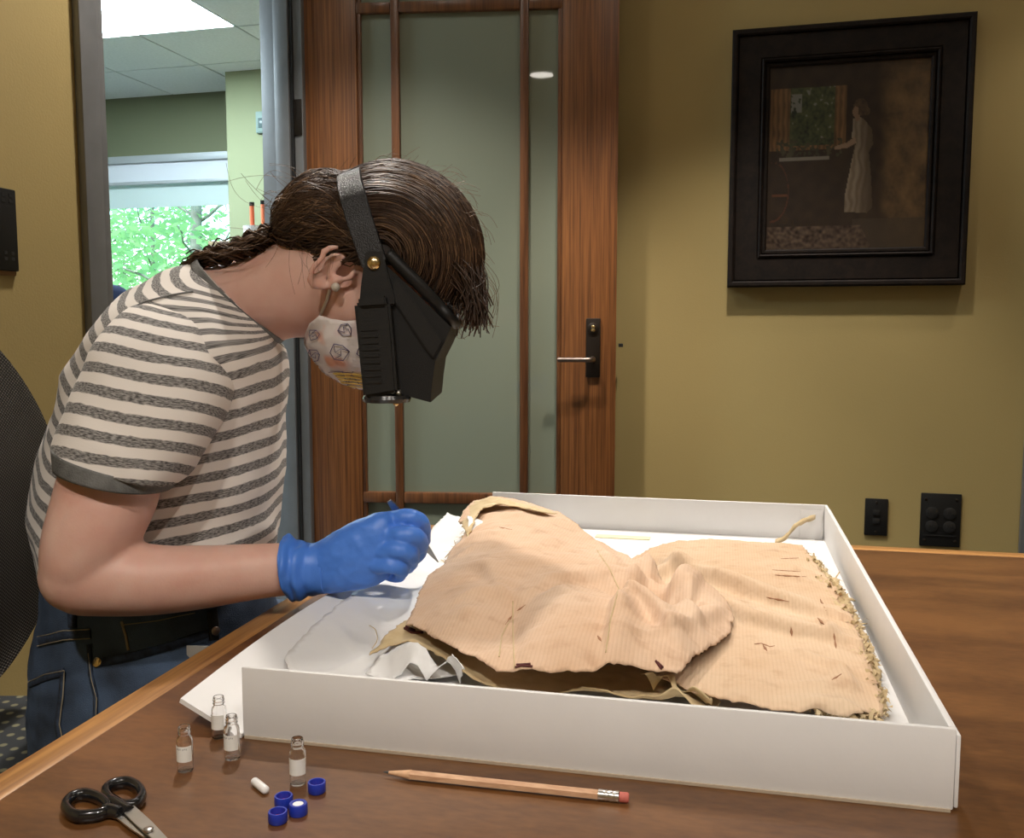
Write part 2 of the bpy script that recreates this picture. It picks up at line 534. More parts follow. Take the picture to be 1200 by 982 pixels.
# left wall around the doorway: near piece, far piece and lintel in one mesh, with a green far side
bm = bmesh.new()
V, Fc = [], []
parts = []
for a0, a1, mt in ((AL - WT / 2, AL, 0),):
    for (b0, b1, z0, z1) in ((BN, OP0, 0, CEIL), (OP1, BW, 0, CEIL), (OP0, OP1, DH, CEIL)):
        t = fbox(R(a0, b0, z0), e1 * (a1 - a0), e2 * (b1 - b0), ez * (z1 - z0))
        t.verts.index_update()
        parts.append(([v.co.copy() for v in t.verts], [[v.index for v in f.verts] for f in t.faces])); t.free()
V, Fc = merge(*parts)
mesh('wall_left', V, Fc, M_wall, None, False)['kind'] = 'structure'
parts = []
for (b0, b1, z0, z1) in ((BN, OP0, 0, CEIL), (OP1, FB1, 0, CEIL), (OP0, OP1, DH, CEIL)):
    t = fbox(R(AL - WT, b0, z0), e1 * (WT / 2), e2 * (b1 - b0), ez * (z1 - z0))
    t.verts.index_update()
    parts.append(([v.co.copy() for v in t.verts], [[v.index for v in f.verts] for f in t.faces])); t.free()
V, Fc = merge(*parts)
mesh('wall_partition', V, Fc, M_wall2, None, False)['kind'] = 'structure'

# steel door frame: casing faces and jambs
fr_ = empty('trim_1', R(AL, (OP0 + OP1) / 2, 0), kind='structure')
props(fr_, 'grey steel door frame around the open doorway')
boxo('jamb', R(AL - WT - 0.02, OP0 - 0.002, 0), e1 * (WT + 0.038), e2 * 0.02, ez * DH, M_steel, fr_, 0.003)
boxo('jamb', R(AL - WT - 0.02, OP1 - 0.02, 0), e1 * (WT + 0.038), e2 * 0.022, ez * DH, M_steel, fr_, 0.003)
boxo('head_jamb', R(AL - WT - 0.02, OP0, DH - 0.02), e1 * (WT + 0.038), e2 * (OP1 - OP0), ez * 0.022, M_steel, fr_, 0.003)
boxo('casing', R(AL, OP0 - 0.05, 0), e1 * 0.018, e2 * 0.052, ez * (DH + 0.05), M_steel, fr_, 0.003)
boxo('casing', R(AL, OP1 - 0.002, 0), e1 * 0.018, e2 * 0.052, ez * (DH + 0.05), M_steel, fr_, 0.003)
boxo('casing', R(AL - WT - 0.02, OP0 - 0.05, 0), e1 * 0.02, e2 * 0.052, ez * (DH + 0.05), M_steel, fr_, 0.003)
boxo('casing', R(AL - WT - 0.02, OP1 - 0.002, 0), e1 * 0.02, e2 * 0.052, ez * (DH + 0.05), M_steel, fr_, 0.003)
boxo('door_stop', R(AL - WT + 0.03, OP1 - 0.036, 0), e1 * 0.045, e2 * 0.017, ez * DH, M_steel, fr_, 0.002)
boxo('door_gasket', R(AL - WT + 0.0765, OP1 - 0.03, 0), e1 * 0.008, e2 * 0.012, ez * DH, M_rubber, fr_)
boxo('door_stop', R(AL - WT + 0.03, OP0 + 0.017, 0), e1 * 0.045, e2 * 0.017, ez * DH, M_steel, fr_, 0.002)
for z in (0.25, 1.05, 1.62, 2.1):
    hp = boxo('hinge', R(AL - 0.045, OP1 - 0.0245, z), e1 * 0.06, e2 * 0.006, ez * 0.10, M_bronze, fr_, 0.001)

# ------------------------------------------------------------------ oak and glass door, swung open toward the back wall
DA = math.radians(4.6)
d1 = Vector((math.cos(DA), -math.sin(DA), 0))
dn = Vector((-math.sin(DA), -math.cos(DA), 0))        # faces the camera
hinge = Vector((-0.600, 2.755, 0))
DT = 0.044
def D(px, py): return PPL(px, py, hinge, dn)
def ds(px, py=300): return (D(px, py) - hinge).dot(d1)
door = empty('door_1', hinge, 'open oak door with frosted glass panes', None, None, 'structure')
def dbox(name, s0, s1, z0, z1, mat, front=0.0, back=DT, bev=0.002, parent=None):
    return boxo(name, hinge + d1 * s0 - dn * back + ez * z0, d1 * (s1 - s0), dn * (back + front), ez * (z1 - z0), mat, parent or door, bev)
sA, sB, sC, sD, sE, sF = ds(421), ds(460), ds(470), ds(609), ds(619), ds(658)
sR = ds(723)
z_lo1, z_lo0 = D(480, 577).z, D(480, 590).z
z_hi0, z_hi1 = D(480, 14).z, D(480, 1).z
zg0 = z_lo0 - 0.105
zg1 = z_hi1 + 0.105
dbox('stile', 0.0, sA, 0.012, DH - 0.01, M_doorwood)
dbox('stile', sF, sR, 0.012, DH - 0.01, M_doorwood)
dbox('rail', sA, sF, 0.012, zg0, M_doorwood)
dbox('rail', sA, sF, zg1, DH - 0.01, M_doorwood)
for s0, s1 in ((sB, sC), (sD, sE)):
    dbox('muntin', s0, s1, zg0, zg1, M_muntin, 0.0, DT, 0.004)
for z0, z1 in ((z_lo0, z_lo1), (z_hi0, z_hi1)):
    for s0, s1 in ((sA, sB), (sC, sD), (sE, sF)):
        dbox('muntin', s0, s1, z0, z1, M_muntin, 0.0, DT, 0.004)
# glazing beads along both stiles
for s0, s1 in ((sA, sA + 0.013), (sF - 0.013, sF)):
    dbox('glazing_bead', s0, s1, zg0, zg1, M_muntin, -0.003, 0.041, 0.003)
M_pane, nt, b = newmat('frosted_glass')
b.inputs['Base Color'].default_value = (0.20, 0.225, 0.165, 1)
b.inputs['Roughness'].default_value = 0.55
b.inputs['Coat Weight'].default_value = 1.0
b.inputs['Coat Roughness'].default_value = 0.02
b.inputs['Coat IOR'].default_value = 1.35
for s0, s1 in ((sA + 0.008, sB), (sC, sD), (sE, sF - 0.008)):
    for z0, z1 in ((zg0, z_lo0), (z_lo1, z_hi0), (z_hi1, zg1)):
        dbox('pane', s0, s1, z0, z1, M_pane, -0.016, 0.026, 0.0)
# lever set
hp = D(694.5, 408); hs = (hp - hinge).dot(d1)
zt, zb = D(694, 373).z, D(694, 442).z
plate = dbox('handle_plate', ds(686.5, 408), ds(703.5, 408), zb, zt, M_bronze, 0.012, -0.0005, 0.003)
cyc = D(695, 385)
def disc_on(c, nrm, r, h, n=24):
    a = ez.cross(nrm).normalized(); bb = nrm.cross(a).normalized()
    rg = []
    for rr, hh in ((r, 0), (r, h * 0.8), (r * 0.9, h)):
        rg.append(np.array([tuple(c + a * rr * math.cos(2 * math.pi * k / n) + bb * rr * math.sin(2 * math.pi * k / n) + nrm * hh) for k in range(n)]))
    return loft(rg)
v, f = disc_on(cyc + dn * 0.012, dn, 0.0155, 0.005); mesh('lock_cylinder', v, f, M_bronze, plate, True, auto=40)
v1 = disc_on(cyc + dn * 0.0165 + ez * 0.0045, dn, 0.0052, 0.002, 16); v2 = disc_on(cyc + dn * 0.0165 - ez * 0.0045, dn, 0.0058, 0.002, 16)
v, f = merge(v1, v2); mesh('lock_core', v, f, M_brass, plate, True, auto=40)
lv = D(694.5, 421)
pth = [lv + dn * 0.010, lv + dn * 0.035, lv + dn * 0.052 - d1 * 0.005, lv + dn * 0.056 - d1 * 0.02, lv + dn * 0.056 - d1 * 0.06 , lv + dn * 0.055 - d1 * 0.098]
v, f = tube(catmull(pth, 20), [0.0085] * 6 + [0.007] * 14, 12); mesh('lever', v, f, M_lever, plate, True, auto=50)
# rubber stop between the door edge and the wall
bp_ = D(724, 407)
st_ = boxo('wall_stop', bp_ + d1 * 0.004 - dn * 0.03 , d1 * 0.012, -dn * 0.05, ez * 0.01, M_rubber, door, 0.001)

# ------------------------------------------------------------------ small fittings on the back wall
wn_ = -e2
def PW(px, py, off=0.0): return PPL(px, py, R(0, BW - off, 0), wn_)
def wa(p): return p.dot(e1)
def plate_on_wall(name, px0, px1, py0, py1, label, cat, build):
    p0 = PW(px0, (py0 + py1) / 2); p1 = PW(px1, (py0 + py1) / 2)
    a0, a1 = wa(p0), wa(p1)
    pm = (px0 + px1) / 2
    z1, z0 = PW(pm, py0).z, PW(pm, py1).z
    t = empty(name, R((a0 + a1) / 2, BW, z0), label, cat)
    boxo('cover_plate', R(a0, BW - 0.007, z0), e1 * (a1 - a0), e2 * 0.0065, ez * (z1 - z0), M_black, t, 0.002)
    build(t, a0, a1, z0, z1)
    return t
M_black2 = plain('black_gloss_plastic', (0.02, 0.02, 0.02), 0.22)
def jack(t, a0, a1, z0, z1):
    am, zm = (a0 + a1) / 2, (z0 + z1) / 2
    for dz in (0.006, -0.018):
        boxo('jack_port', R(am - 0.009, BW - 0.0105, zm + dz), e1 * 0.018, e2 * 0.004, ez * 0.015, M_black2, t, 0.001)
    for dz in (0.042, -0.042):
        v, f = disc_on(R(am, BW - 0.0068, zm + dz), wn_, 0.0035, 0.0015, 12); mesh('screw', v, f, M_bronze, t, True, auto=40)
def sockets(t, a0, a1, z0, z1):
    am, zm = (a0 + a1) / 2, (z0 + z1) / 2
    for da in (-0.023, 0.023):
        for dz in (0.012, -0.026):
            v, f = disc_on(R(am + da, BW - 0.0068, zm + dz + 0.008), wn_, 0.0165, 0.004, 20)
            s = mesh('socket_face', v, f, M_black2, t, True, auto=40)
            for q in (-0.006, 0.006):
                boxo('slot', R(am + da + q - 0.001, BW - 0.0115, zm + dz + 0.006), e1 * 0.002, e2 * 0.001, ez * 0.008, M_rubber, s)
    for da in (-0.04, 0.04):
        for dz in (0.058, -0.058):
            v, f = disc_on(R(am + da, BW - 0.0068, zm + dz), wn_, 0.004, 0.0015, 12); mesh('screw', v, f, M_bronze, t, True, auto=40)
    boxo('ridge', R(a0 + 0.012, BW - 0.0095, zm - 0.045), e1 * (a1 - a0 - 0.024), e2 * 0.003, ez * 0.003, M_black2, t)
plate_on_wall('jack_plate', 1013, 1040, 584, 627, 'small black jack plate on the olive wall above the table', 'wall plate', jack)
plate_on_wall('power_outlet', 1078, 1125.5, 578, 640, 'black four socket power outlet on the olive wall', 'outlet', sockets)
# grey frame of the neighbouring opening on the far right
pr = PW(1197, 560)
tr = boxo('trim_2', R(wa(pr), BW - 0.02, 0), e1 * 0.10, e2 * 0.019, ez * 1.62, M_steel, None, 0.003); tr['kind'] = 'structure'
# black plate with vents on the left wall
ln = e1
def PL(px, py, off=0.0): return PPL(px, py, R(AL + off, 0, 0), ln)
q0, q1 = PL(13.5, 223), PL(13.5, 318)
bq = q0.dot(e2)
pl = empty('wall_plate', R(AL, bq - 0.06, q1.z), 'black slotted wall plate on the yellow wall beside the doorway', 'wall plate')
cp_ = boxo('cover_plate', R(AL + 0.0005, bq - 0.115, q1.z), e1 * 0.008, e2 * 0.115, ez * (q0.z - q1.z), M_black, pl, 0.002)
boxo('mounting_box', R(AL + 0.0005, bq - 0.112, q1.z - 0.008), e1 * 0.005, e2 * 0.108, ez * 0.0078, plain('tan_plastic', (0.20, 0.10, 0.03), 0.6), pl, 0.001)
for zz in (0.018, 0.118):
    for k in range(4):
        boxo('slot', R(AL + 0.008, bq - 0.045 + 0.016 * (k % 2) + 0.012, q1.z + zz + 0.010 * (k // 2)), e1 * 0.001, e2 * 0.007, ez * 0.006, M_rubber, cp_)

# ------------------------------------------------------------------ framed painting
c = [PW(860, 36, 0.04), PW(1146, 12.5, 0.04), PW(1131, 334, 0.04), PW(851, 336, 0.04)]
a0 = (wa(c[0]) + wa(c[3])) / 2; a1 = (wa(c[1]) + wa(c[2])) / 2
z1 = (c[0].z + c[1].z) / 2; z0 = (c[2].z + c[3].z) / 2
pic = empty('framed_painting', R((a0 + a1) / 2, BW, z0), 'dark framed oil painting of a woman at a sunlit window', 'painting')
M_frame = wood('ebonised_frame', (0.006, 0.004, 0.003), (0.015, 0.009, 0.006), 0.62, (0, 0, 0), (30, 30, 30), 0.1)
M_frame.node_tree.nodes['Principled BSDF'].inputs['Specular IOR Level'].default_value = 0.2
M_frame.node_tree.nodes['Principled BSDF'].inputs['Coat Weight'].default_value = 0.0
fw = 0.098
PWd, PHt = a1 - a0, z1 - z0
def fmold(off, w, dep0, dep1, name):
    """mitred frame moulding, from outer offset off, width w, standing dep1 off the wall"""
    for side in range(4):
        def corner(o, dpt, k):
            A = (a0 + o, a1 - o)[k in (1, 2)]; Z = (z0 + o, z1 - o)[k in (2, 3)]
            return R(A, BW - dpt, Z)
        k0, k1 = side, (side + 1) % 4
        vs = []
        for k in (k0, k1):
            vs += [corner(off, dep0, k), corner(off, dep1 - 0.003, k), corner(off + 0.004, dep1, k), corner(off + w - 0.004, dep1, k), corner(off + w, dep1 - 0.004, k), corner(off + w, dep0, k)]
        fs = [(i, (i + 1) % 6, (i + 1) % 6 + 6, i + 6) for i in range(6)] + [tuple(range(6)), tuple(range(11, 5, -1))]
        mesh(name, vs, fs, M_frame, pic, False)
fmold(0.0, 0.016, 0.001, 0.044, 'frame_outer_moulding')
fmold(0.016, 0.066, 0.001, 0.034, 'frame_rail')
fmold(0.082, 0.008, 0.001, 0.040, 'frame_bead')
fmold(0.090, 0.014, 0.001, 0.028, 'frame_inner_moulding')
ca0, ca1, cz0, cz1 = a0 + 0.104, a1 - 0.104, z0 + 0.104, z1 - 0.104
def sm(x, a, b_):
    t = max(0.0, min(1.0, (x - a) / (b_ - a))); return t * t * (3 - 2 * t)
def mix(c1, c2, t): return tuple(p + (q - p) * t for p, q in zip(c1, c2))
def in_poly(x, y, poly):
    r_ = False; j = len(poly) - 1
    for i in range(len(poly)):
        xi, yi = poly[i]; xj, yj = poly[j]
        if (yi > y) != (yj > y) and x < (xj - xi) * (y - yi) / (yj - yi) + xi: r_ = not r_
        j = i
    return r_
BODY = [(0.535, 0.30), (0.56, 0.285), (0.60, 0.30), (0.655, 0.36), (0.665, 0.44), (0.64, 0.48), (0.66, 0.62), (0.672, 0.78), (0.64, 0.81), (0.50, 0.80), (0.50, 0.70), (0.535, 0.52), (0.555, 0.43), (0.53, 0.40)]
ARM = [(0.55, 0.395), (0.50, 0.425), (0.43, 0.44), (0.42, 0.46), (0.50, 0.455), (0.56, 0.43)]
def paint(u, v):
    n = noise.noise(Vector((u * 18, v * 18, 0.3))); n2 = noise.noise(Vector((u * 55, v * 55, 2.3))); n3 = noise.noise(Vector((u * 7, v * 7, 5.0)))
    col = mix((0.016, 0.008, 0.004), (0.028, 0.015, 0.007), 0.5 + n)
    t = sm(u, 0.66 + 0.05 * v, 0.80)                           # plaster wall at the right
    col = mix(col, mix((0.075, 0.042, 0.018), (0.14, 0.080, 0.032), 0.5 + n * 0.8 + n2 * 0.4 + n3), t * (1 - 0.6 * sm(v, 0.75, 0.95)) * sm(v, -0.3, 0.25))
    if 0.01 < u < 0.49 and 0.115 < v < 0.455:                  # window with garden
        if 0.135 < u < 0.42 and v < 0.43:
            g = 0.5 + n2 * 0.7 + n * 0.5
            col = mix((0.014, 0.022, 0.010), (0.075, 0.085, 0.030), g)
            if g > 0.95 or (0.14 < u < 0.21 and 0.15 < v < 0.25 and n2 > -0.2): col = (0.17, 0.165, 0.14)
        else:
            col = mix((0.060, 0.028, 0.010), (0.20, 0.105, 0.040), 0.5 + 0.5 * math.sin(u * 190 + 2 * n) * 0.6 + n * 0.4)
    if 0.05 < u < 0.47 and 0.395 < v < 0.50:                   # pots on the sill
        if n2 + n * 0.6 > 0.02 + abs(v - 0.44) * 4: col = mix((0.018, 0.022, 0.010), (0.055, 0.045, 0.024), 0.5 + n)
    if 0.07 < u < 0.39 and 0.492 < v < 0.512: col = (0.16, 0.14, 0.11)
    d = math.hypot((u - 0.03) / 0.11, (v - 0.68) / 0.17)       # chair arc
    if 0.93 < d < 1.0 and u > 0.02 and n2 > -0.35: col = (0.065, 0.020, 0.008)
    if 0.03 < u < 0.13 and 0.695 < v < 0.705: col = (0.09, 0.03, 0.012)
    if v > 0.875 and u < 0.60 + (v - 0.875) * 0.6:             # rug
        col = mix((0.022, 0.010, 0.006), (0.085, 0.055, 0.035), 0.5 + 0.45 * math.sin(u * 60 + n * 5) * math.sin(v * 130) + n2 * 0.6)
    elif v > 0.84 and u > 0.55: col = mix(col, (0.045, 0.030, 0.018), 0.7)
    if in_poly(u, v, BODY):
        f = 0.5 + 0.5 * math.sin(u * 150 + v * 9 + n * 3)
        lit = sm(0.66 - u, -0.02, 0.14)
        col = mix((0.055, 0.034, 0.018), mix((0.16, 0.115, 0.070), (0.26, 0.205, 0.145), f), lit * (1 - 0.5 * sm(v, 0.5, 0.8)))
    if in_poly(u, v, ARM): col = (0.25, 0.16, 0.10)
    if math.hypot((u - 0.578) / 0.044, (v - 0.238) / 0.047) < 1 or math.hypot((u - 0.618) / 0.022, (v - 0.262) / 0.022) < 1: col = mix((0.040, 0.022, 0.012), (0.075, 0.042, 0.022), 0.5 + n2)
    if math.hypot((u - 0.549) / 0.019, (v - 0.262) / 0.029) < 1 or (0.552 < u < 0.575 and 0.28 < v < 0.31): col = (0.20, 0.12, 0.07)
    return tuple(x * 0.82 for x in col)
nu, nv = 190, 210
V = []; Fc = []; cols = []
for j in range(nv + 1):
    for i in range(nu + 1):
        u, v = i / nu, j / nv
        V.append(R(ca0 + (ca1 - ca0) * u, BW - 0.020, cz1 + (cz0 - cz1) * v))
        cols.append(paint(u, v))
for j in range(nv):
    for i in range(nu):
        a = j * (nu + 1) + i
        Fc.append((a, a + nu + 1, a + nu + 2, a + 1))
M_canvas, nt, b = newmat('oil_paint')
at = N(nt, 'ShaderNodeAttribute', attribute_name='paint')
nt.links.new(at.outputs['Color'], b.inputs['Base Color'])
b.inputs['Roughness'].default_value = 0.42
n2 = N(nt, 'ShaderNodeTexNoise'); n2.inputs['Scale'].default_value = 220
tc = N(nt, 'ShaderNodeTexCoord'); nt.links.new(tc.outputs['Object'], n2.inputs['Vector'])
bp = N(nt, 'ShaderNodeBump'); bp.inputs['Strength'].default_value = 0.3; bp.inputs['Distance'].default_value = 0.001
nt.links.new(n2.outputs['Fac'], bp.inputs['Height']); nt.links.new(bp.outputs[0], b.inputs['Normal'])
cv = mesh('canvas', V, Fc, M_canvas, pic, False)
ca = cv.data.color_attributes.new('paint', 'FLOAT_COLOR', 'POINT')
for i, cc in enumerate(cols): ca.data[i].color = (*cc, 1)

# ------------------------------------------------------------------ recessed ceiling lights
M_can = plain('can_trim', (0.7, 0.7, 0.68), 0.5)
M_lamp = emit('lamp_lens', (1.0, 0.93, 0.83), 30.0)
def can(x, y, power, label, cone=100):
    t = empty('recessed_light', (x, y, CEIL), label, 'ceiling light', 'recessed lights in the plaster ceiling')
    v, f = lathe([(0.095, -0.001), (0.095, -0.006), (0.080, -0.006), (0.076, -0.001)], 32, Vector((x, y, CEIL)))
    mesh('trim_ring', v, f, M_can, t, True, auto=40)
    v, f = lathe([(0.074, -0.0015), (0.074, -0.004), (0.070, -0.005)], 32, Vector((x, y, CEIL)))
    mesh('lens', v, f, M_lamp, t, True, auto=40)
    l = bpy.data.lights.new('can_beam', 'SPOT')
    l.energy = power; l.color = CAN_COLOR
    l.spot_size = math.radians(cone); l.spot_blend = 0.45; l.shadow_soft_size = 0.055
    lo = bpy.data.objects.new('can_beam', l); lo.location = (0, 0, -0.012); lo.parent = t
    COL.objects.link(lo)
for x, y, p, cn, lb_t in ((-0.37, -0.75, 1.30, 124, 'recessed ceiling light mirrored in the door glass'), (0.53, -0.72, 0.8, 124, 'recessed ceiling light over the near end of the table'),
                          (1.43, -0.70, 0.5, 124, 'recessed ceiling light far along the table by the right wall'), (-0.44, 1.92, 1.3, 90, 'recessed ceiling light in front of the doorway'),
                          (0.46, 1.95, 1.35, 76, 'recessed ceiling light between the door and the painting'), (1.36, 1.98, 0.25, 76, 'recessed ceiling light in front of the painting')):
    can(x, y, CAN_POWER * p, lb_t, cn)

# ------------------------------------------------------------------ neighbouring room
wallbox('wall_outer', FA0, FA0 + 0.1, BN, FB1, 0, CEIL, M_wall2)
WA0, WA1, WZ0, WZ1 = -5.6, -3.30, 0.9, 2.30
parts = []
for (a0_, a1_, zz0, zz1) in ((FA0, WA0, 0, CEIL), (WA1, AL - WT, 0, CEIL), (WA0, WA1, 0, WZ0), (WA0, WA1, WZ1, CEIL)):
    t = fbox(R(a0_, FB1, zz0), e1 * (a1_ - a0_), e2 * 0.2, ez * (zz1 + (0.07 if zz1 == CEIL else 0) - zz0)); t.verts.index_update()
    parts.append(([v.co.copy() for v in t.verts], [[v.index for v in f.verts] for f in t.faces])); t.free()
V, Fc = merge(*parts)
mesh('wall_far', V, Fc, M_wall2, None, False)['kind'] = 'structure'
def cpx(px, py, b_):
    return PPL(px, py, R(0, b_, 0), e2)
CB = 5.50
M_col = plain('pale_green_paint', (0.27, 0.29, 0.165), 0.8, bump=0.1, bscale=220)
ac = wa(cpx(267, 200, CB))
wallbox('wall_pillar', ac, AL - WT - 0.3, CB, FB1, 0, CEIL, M_col)
# ceiling tiles in a grid
cl = wallbox('ceiling_grid', FA0, AL - WT, BN, FB1, CEIL + 0.012, CEIL + 0.06, M_grid)
props(cl, 'suspended ceiling of square white tiles')
pcorner = PZ(277, 31, CEIL)
pa, pb = wa(pcorner), pcorner.dot(e2)
TS = 0.61
tiles = []
i0 = int((FA0 - pa) / TS) - 1; j0 = int((1.6 - pb) / TS) - 1
tile_me = None
for i in range(i0, 6):
    for j in range(j0, 4):
        aa0, aa1 = max(pa + i * TS + 0.006, FA0 + .1), min(pa + (i + 1) * TS - 0.006, AL - WT - 0.001)
        bb0, bb1 = pb + j * TS + 0.006, min(pb + (j + 1) * TS - 0.006, FB1 - 0.001)
        if aa1 - aa0 < 0.05 or bb1 - bb0 < 0.05: continue
        if i in (-1, -2) and j in (-1,): continue
        tl = boxo('ceiling_tile', R(aa0, bb0, CEIL), e1 * (aa1 - aa0), e2 * (bb1 - bb0), ez * 0.012, M_tile, cl)
lp = empty('ceiling_panel_light', R(pa - TS, pb - TS / 2, CEIL), 'bright rectangular fluorescent panel light in the tiled ceiling', 'ceiling light')
boxo('diffuser', R(pa - 2 * TS + 0.01, pb - TS + 0.01, CEIL + 0.001), e1 * (2 * TS - 0.02), e2 * (TS - 0.02), ez * 0.008, emit('panel_diffuser', (0.74, 0.91, 1.0), PANEL_EMIT), lp)
for (x0, y0, xx, yy) in ((0, 0, 2 * TS, 0.01), (0, TS - 0.01, 2 * TS, 0.01), (0, 0, 0.01, TS), (2 * TS - 0.01, 0, 0.01, TS)):
    boxo('panel_frame', R(pa - 2 * TS + x0, pb - TS + y0, CEIL - 0.001), e1 * xx, e2 * yy, ez * 0.011, M_can, lp)
# second panel, nearer, lights the room
lp2 = empty('ceiling_panel_light', R(-3.4, 2.2, CEIL), 'rectangular panel light in the tiled ceiling near the doorway', 'ceiling light')
boxo('diffuser', R(-4.2, 1.0, CEIL - 0.004), e1 * 1.2, e2 * 0.58, ez * 0.003, bpy.data.materials['panel_diffuser'], lp2)

# window with frame, glass and roller blind
M_alu = plain('window_aluminium', (0.45, 0.47, 0.48), 0.45, metal=0.3)
win = empty('window_1', R((WA0 + WA1) / 2, FB1, WZ0), 'large window of the neighbouring room', None, None, 'structure')
FBw = FB1 + 0.06
for (x0, x1, y0, y1) in ((WA0, WA1, WZ0, WZ0 + 0.06), (WA0, WA1, WZ1 - 0.05, WZ1), (WA0, WA0 + 0.05, WZ0, WZ1), (WA1 - 0.02, WA1, WZ0, WZ1)):
    boxo('window_frame', R(x0, FBw, y0), e1 * (x1 - x0), e2 * 0.06, ez * (y1 - y0), M_alu, win)
M_wglass, nt, b = newmat('window_glass')
nt.nodes.clear()
ow = N(nt, 'ShaderNodeOutputMaterial'); tr1 = N(nt, 'ShaderNodeBsdfTransparent'); gl = N(nt, 'ShaderNodeBsdfGlossy'); ms = N(nt, 'ShaderNodeMixShader')
tr1.inputs[0].default_value = (0.86, 0.97, 0.93, 1); gl.inputs['Roughness'].default_value = 0.02; ms.inputs[0].default_value = 0.05
nt.links.new(tr1.outputs[0], ms.inputs[1]); nt.links.new(gl.outputs[0], ms.inputs[2]); nt.links.new(ms.outputs[0], ow.inputs[0])
boxo('pane', R(WA0, FBw + 0.03, WZ0), e1 * (WA1 - WA0), e2 * 0.006, ez * (WZ1 - WZ0), M_wglass, win)
boxo('window_sill', R(WA0, FB1 - 0.10, WZ0 - 0.03), e1 * (WA1 - WA0), e2 * 0.26, ez * 0.03, M_alu, win, 0.003)
zt_ = cpx(200, 184, FB1 - 0.1).z; zm_ = cpx(200, 211, FB1 - 0.1).z; zb_ = cpx(200, 241, FB1 - 0.1).z
bl = empty('roller_blind', R((WA0 + WA1) / 2, FB1 - 0.05, zt_), 'white roller blind drawn part way down the window', 'blind')
M_fab = plain('blind_fabric', (0.66, 0.68, 0.72), 0.8)
M_fab2, nt, b = newmat('blind_screen')
b.inputs['Base Color'].default_value = (0.72, 0.78, 0.76, 1); b.inputs['Roughness'].default_value = 0.8; b.inputs['Transmission Weight'].default_value = 0.35
boxo('blind_cassette', R(WA0, FB1 - 0.11, zt_ - 0.03), e1 * (WA1 - WA0), e2 * 0.10, ez * 0.05, M_alu, bl, 0.004)
boxo('blind_fabric', R(WA0, FB1 - 0.085, zm_), e1 * (WA1 - WA0), e2 * 0.006, ez * (zt_ - 0.03 - zm_), M_fab, bl)
boxo('bottom_bar', R(WA0, FB1 - 0.09, zm_ - 0.02), e1 * (WA1 - WA0), e2 * 0.016, ez * 0.022, M_alu, bl, 0.002)
boxo('blind_screen', R(WA0, FB1 - 0.045, zb_), e1 * (WA1 - WA0), e2 * 0.004, ez * (zm_ - zb_ + 0.1), M_fab2, bl)
# thermostat / alarm box on the pillar
tq0 = cpx(302, 132, CB); tq1 = cpx(302, 157, CB)
th = empty('wall_alarm', R(wa(tq0) + 0.06, CB, tq1.z), 'pale grey green wall alarm box on the green pillar', 'alarm')
boxo('housing', R(wa(tq0), CB - 0.03, tq1.z), e1 * 0.14, e2 * 0.0295, ez * (tq0.z - tq1.z), plain('alarm_plastic', (0.22, 0.30, 0.27), 0.5), th, 0.004)
boxo('lens', R(wa(tq0) + 0.02, CB - 0.036, tq1.z + 0.03), e1 * 0.10, e2 * 0.0055, ez * 0.06, plain('alarm_lens', (0.10, 0.14, 0.14), 0.2), th, 0.002)
boxo('conduit', R(wa(tq0) + 0.045, CB - 0.02, tq1.z - 0.06), e1 * 0.05, e2 * 0.0195, ez * 0.06, bpy.data.materials['alarm_plastic'], th, 0.003)
# bookcase top with a pen holder against the pillar
shp = cpx(250, 283, 4.6)
sh = empty('side_shelf', R(wa(shp) + 0.4, 4.75, 0), 'pale wooden shelf unit in the neighbouring room', 'shelf')
M_pale = wood('pale_wood', (0.36, 0.25, 0.13), (0.55, 0.42, 0.26), 0.5, (0, 0, 0), (3, 40, 40))
boxo('top_board', R(wa(shp) - 0.02, 4.58, shp.z - 0.03), e1 * 1.1, e2 * 0.36, ez * 0.03, M_pale, sh, 0.003)
for q in (0.0, 0.52, 1.04):
    boxo('side_panel', R(wa(shp) + q, 4.6, 0.0), e1 * 0.025, e2 * 0.34, ez * (shp.z - 0.03), M_pale, sh, 0.002)
for zz in (0.1, 0.5):
    boxo('shelf_board', R(wa(shp), 4.6, zz), e1 * 1.06, e2 * 0.34, ez * 0.022, M_pale, sh, 0.002)
ph = cpx(297, 262, 4.72)
po = empty('pen_holder', R(wa(ph), 4.72, shp.z), 'white mesh pen holder on the pale shelf', 'pen holder')
M_mesh = plain('white_wire', (0.62, 0.60, 0.64), 0.5, var=0.3, vscale=120)
v, f = lathe([(0.052, 0.0), (0.056, 0.09), (0.053, 0.09), (0.049, 0.004)], 20, R(wa(ph), 4.72, shp.z)); mesh('cup', v, f, M_mesh, po, True, auto=40)
M_orange = plain('orange_plastic', (0.85, 0.20, 0.09), 0.45)
for k, (qx, qt) in enumerate(((295, 237), (308, 235))):
    tp = cpx(qx, qt, 4.72)
    base = Vector((tp.x, tp.y, shp.z + 0.006))
    po2 = empty('marker_pen', base, 'orange marker pen with a dark cap, standing in the holder', 'pen', 'orange pens in the holder')
    v, f = tube([base, Vector((tp.x, tp.y, tp.z - 0.02))], 0.0125, 12); mesh('barrel', v, f, M_orange, po2, True, auto=40)
    v, f = tube([Vector((tp.x, tp.y, tp.z - 0.021)), tp], 0.014, 12); mesh('cap', v, f, M_black, po2, True, auto=40)
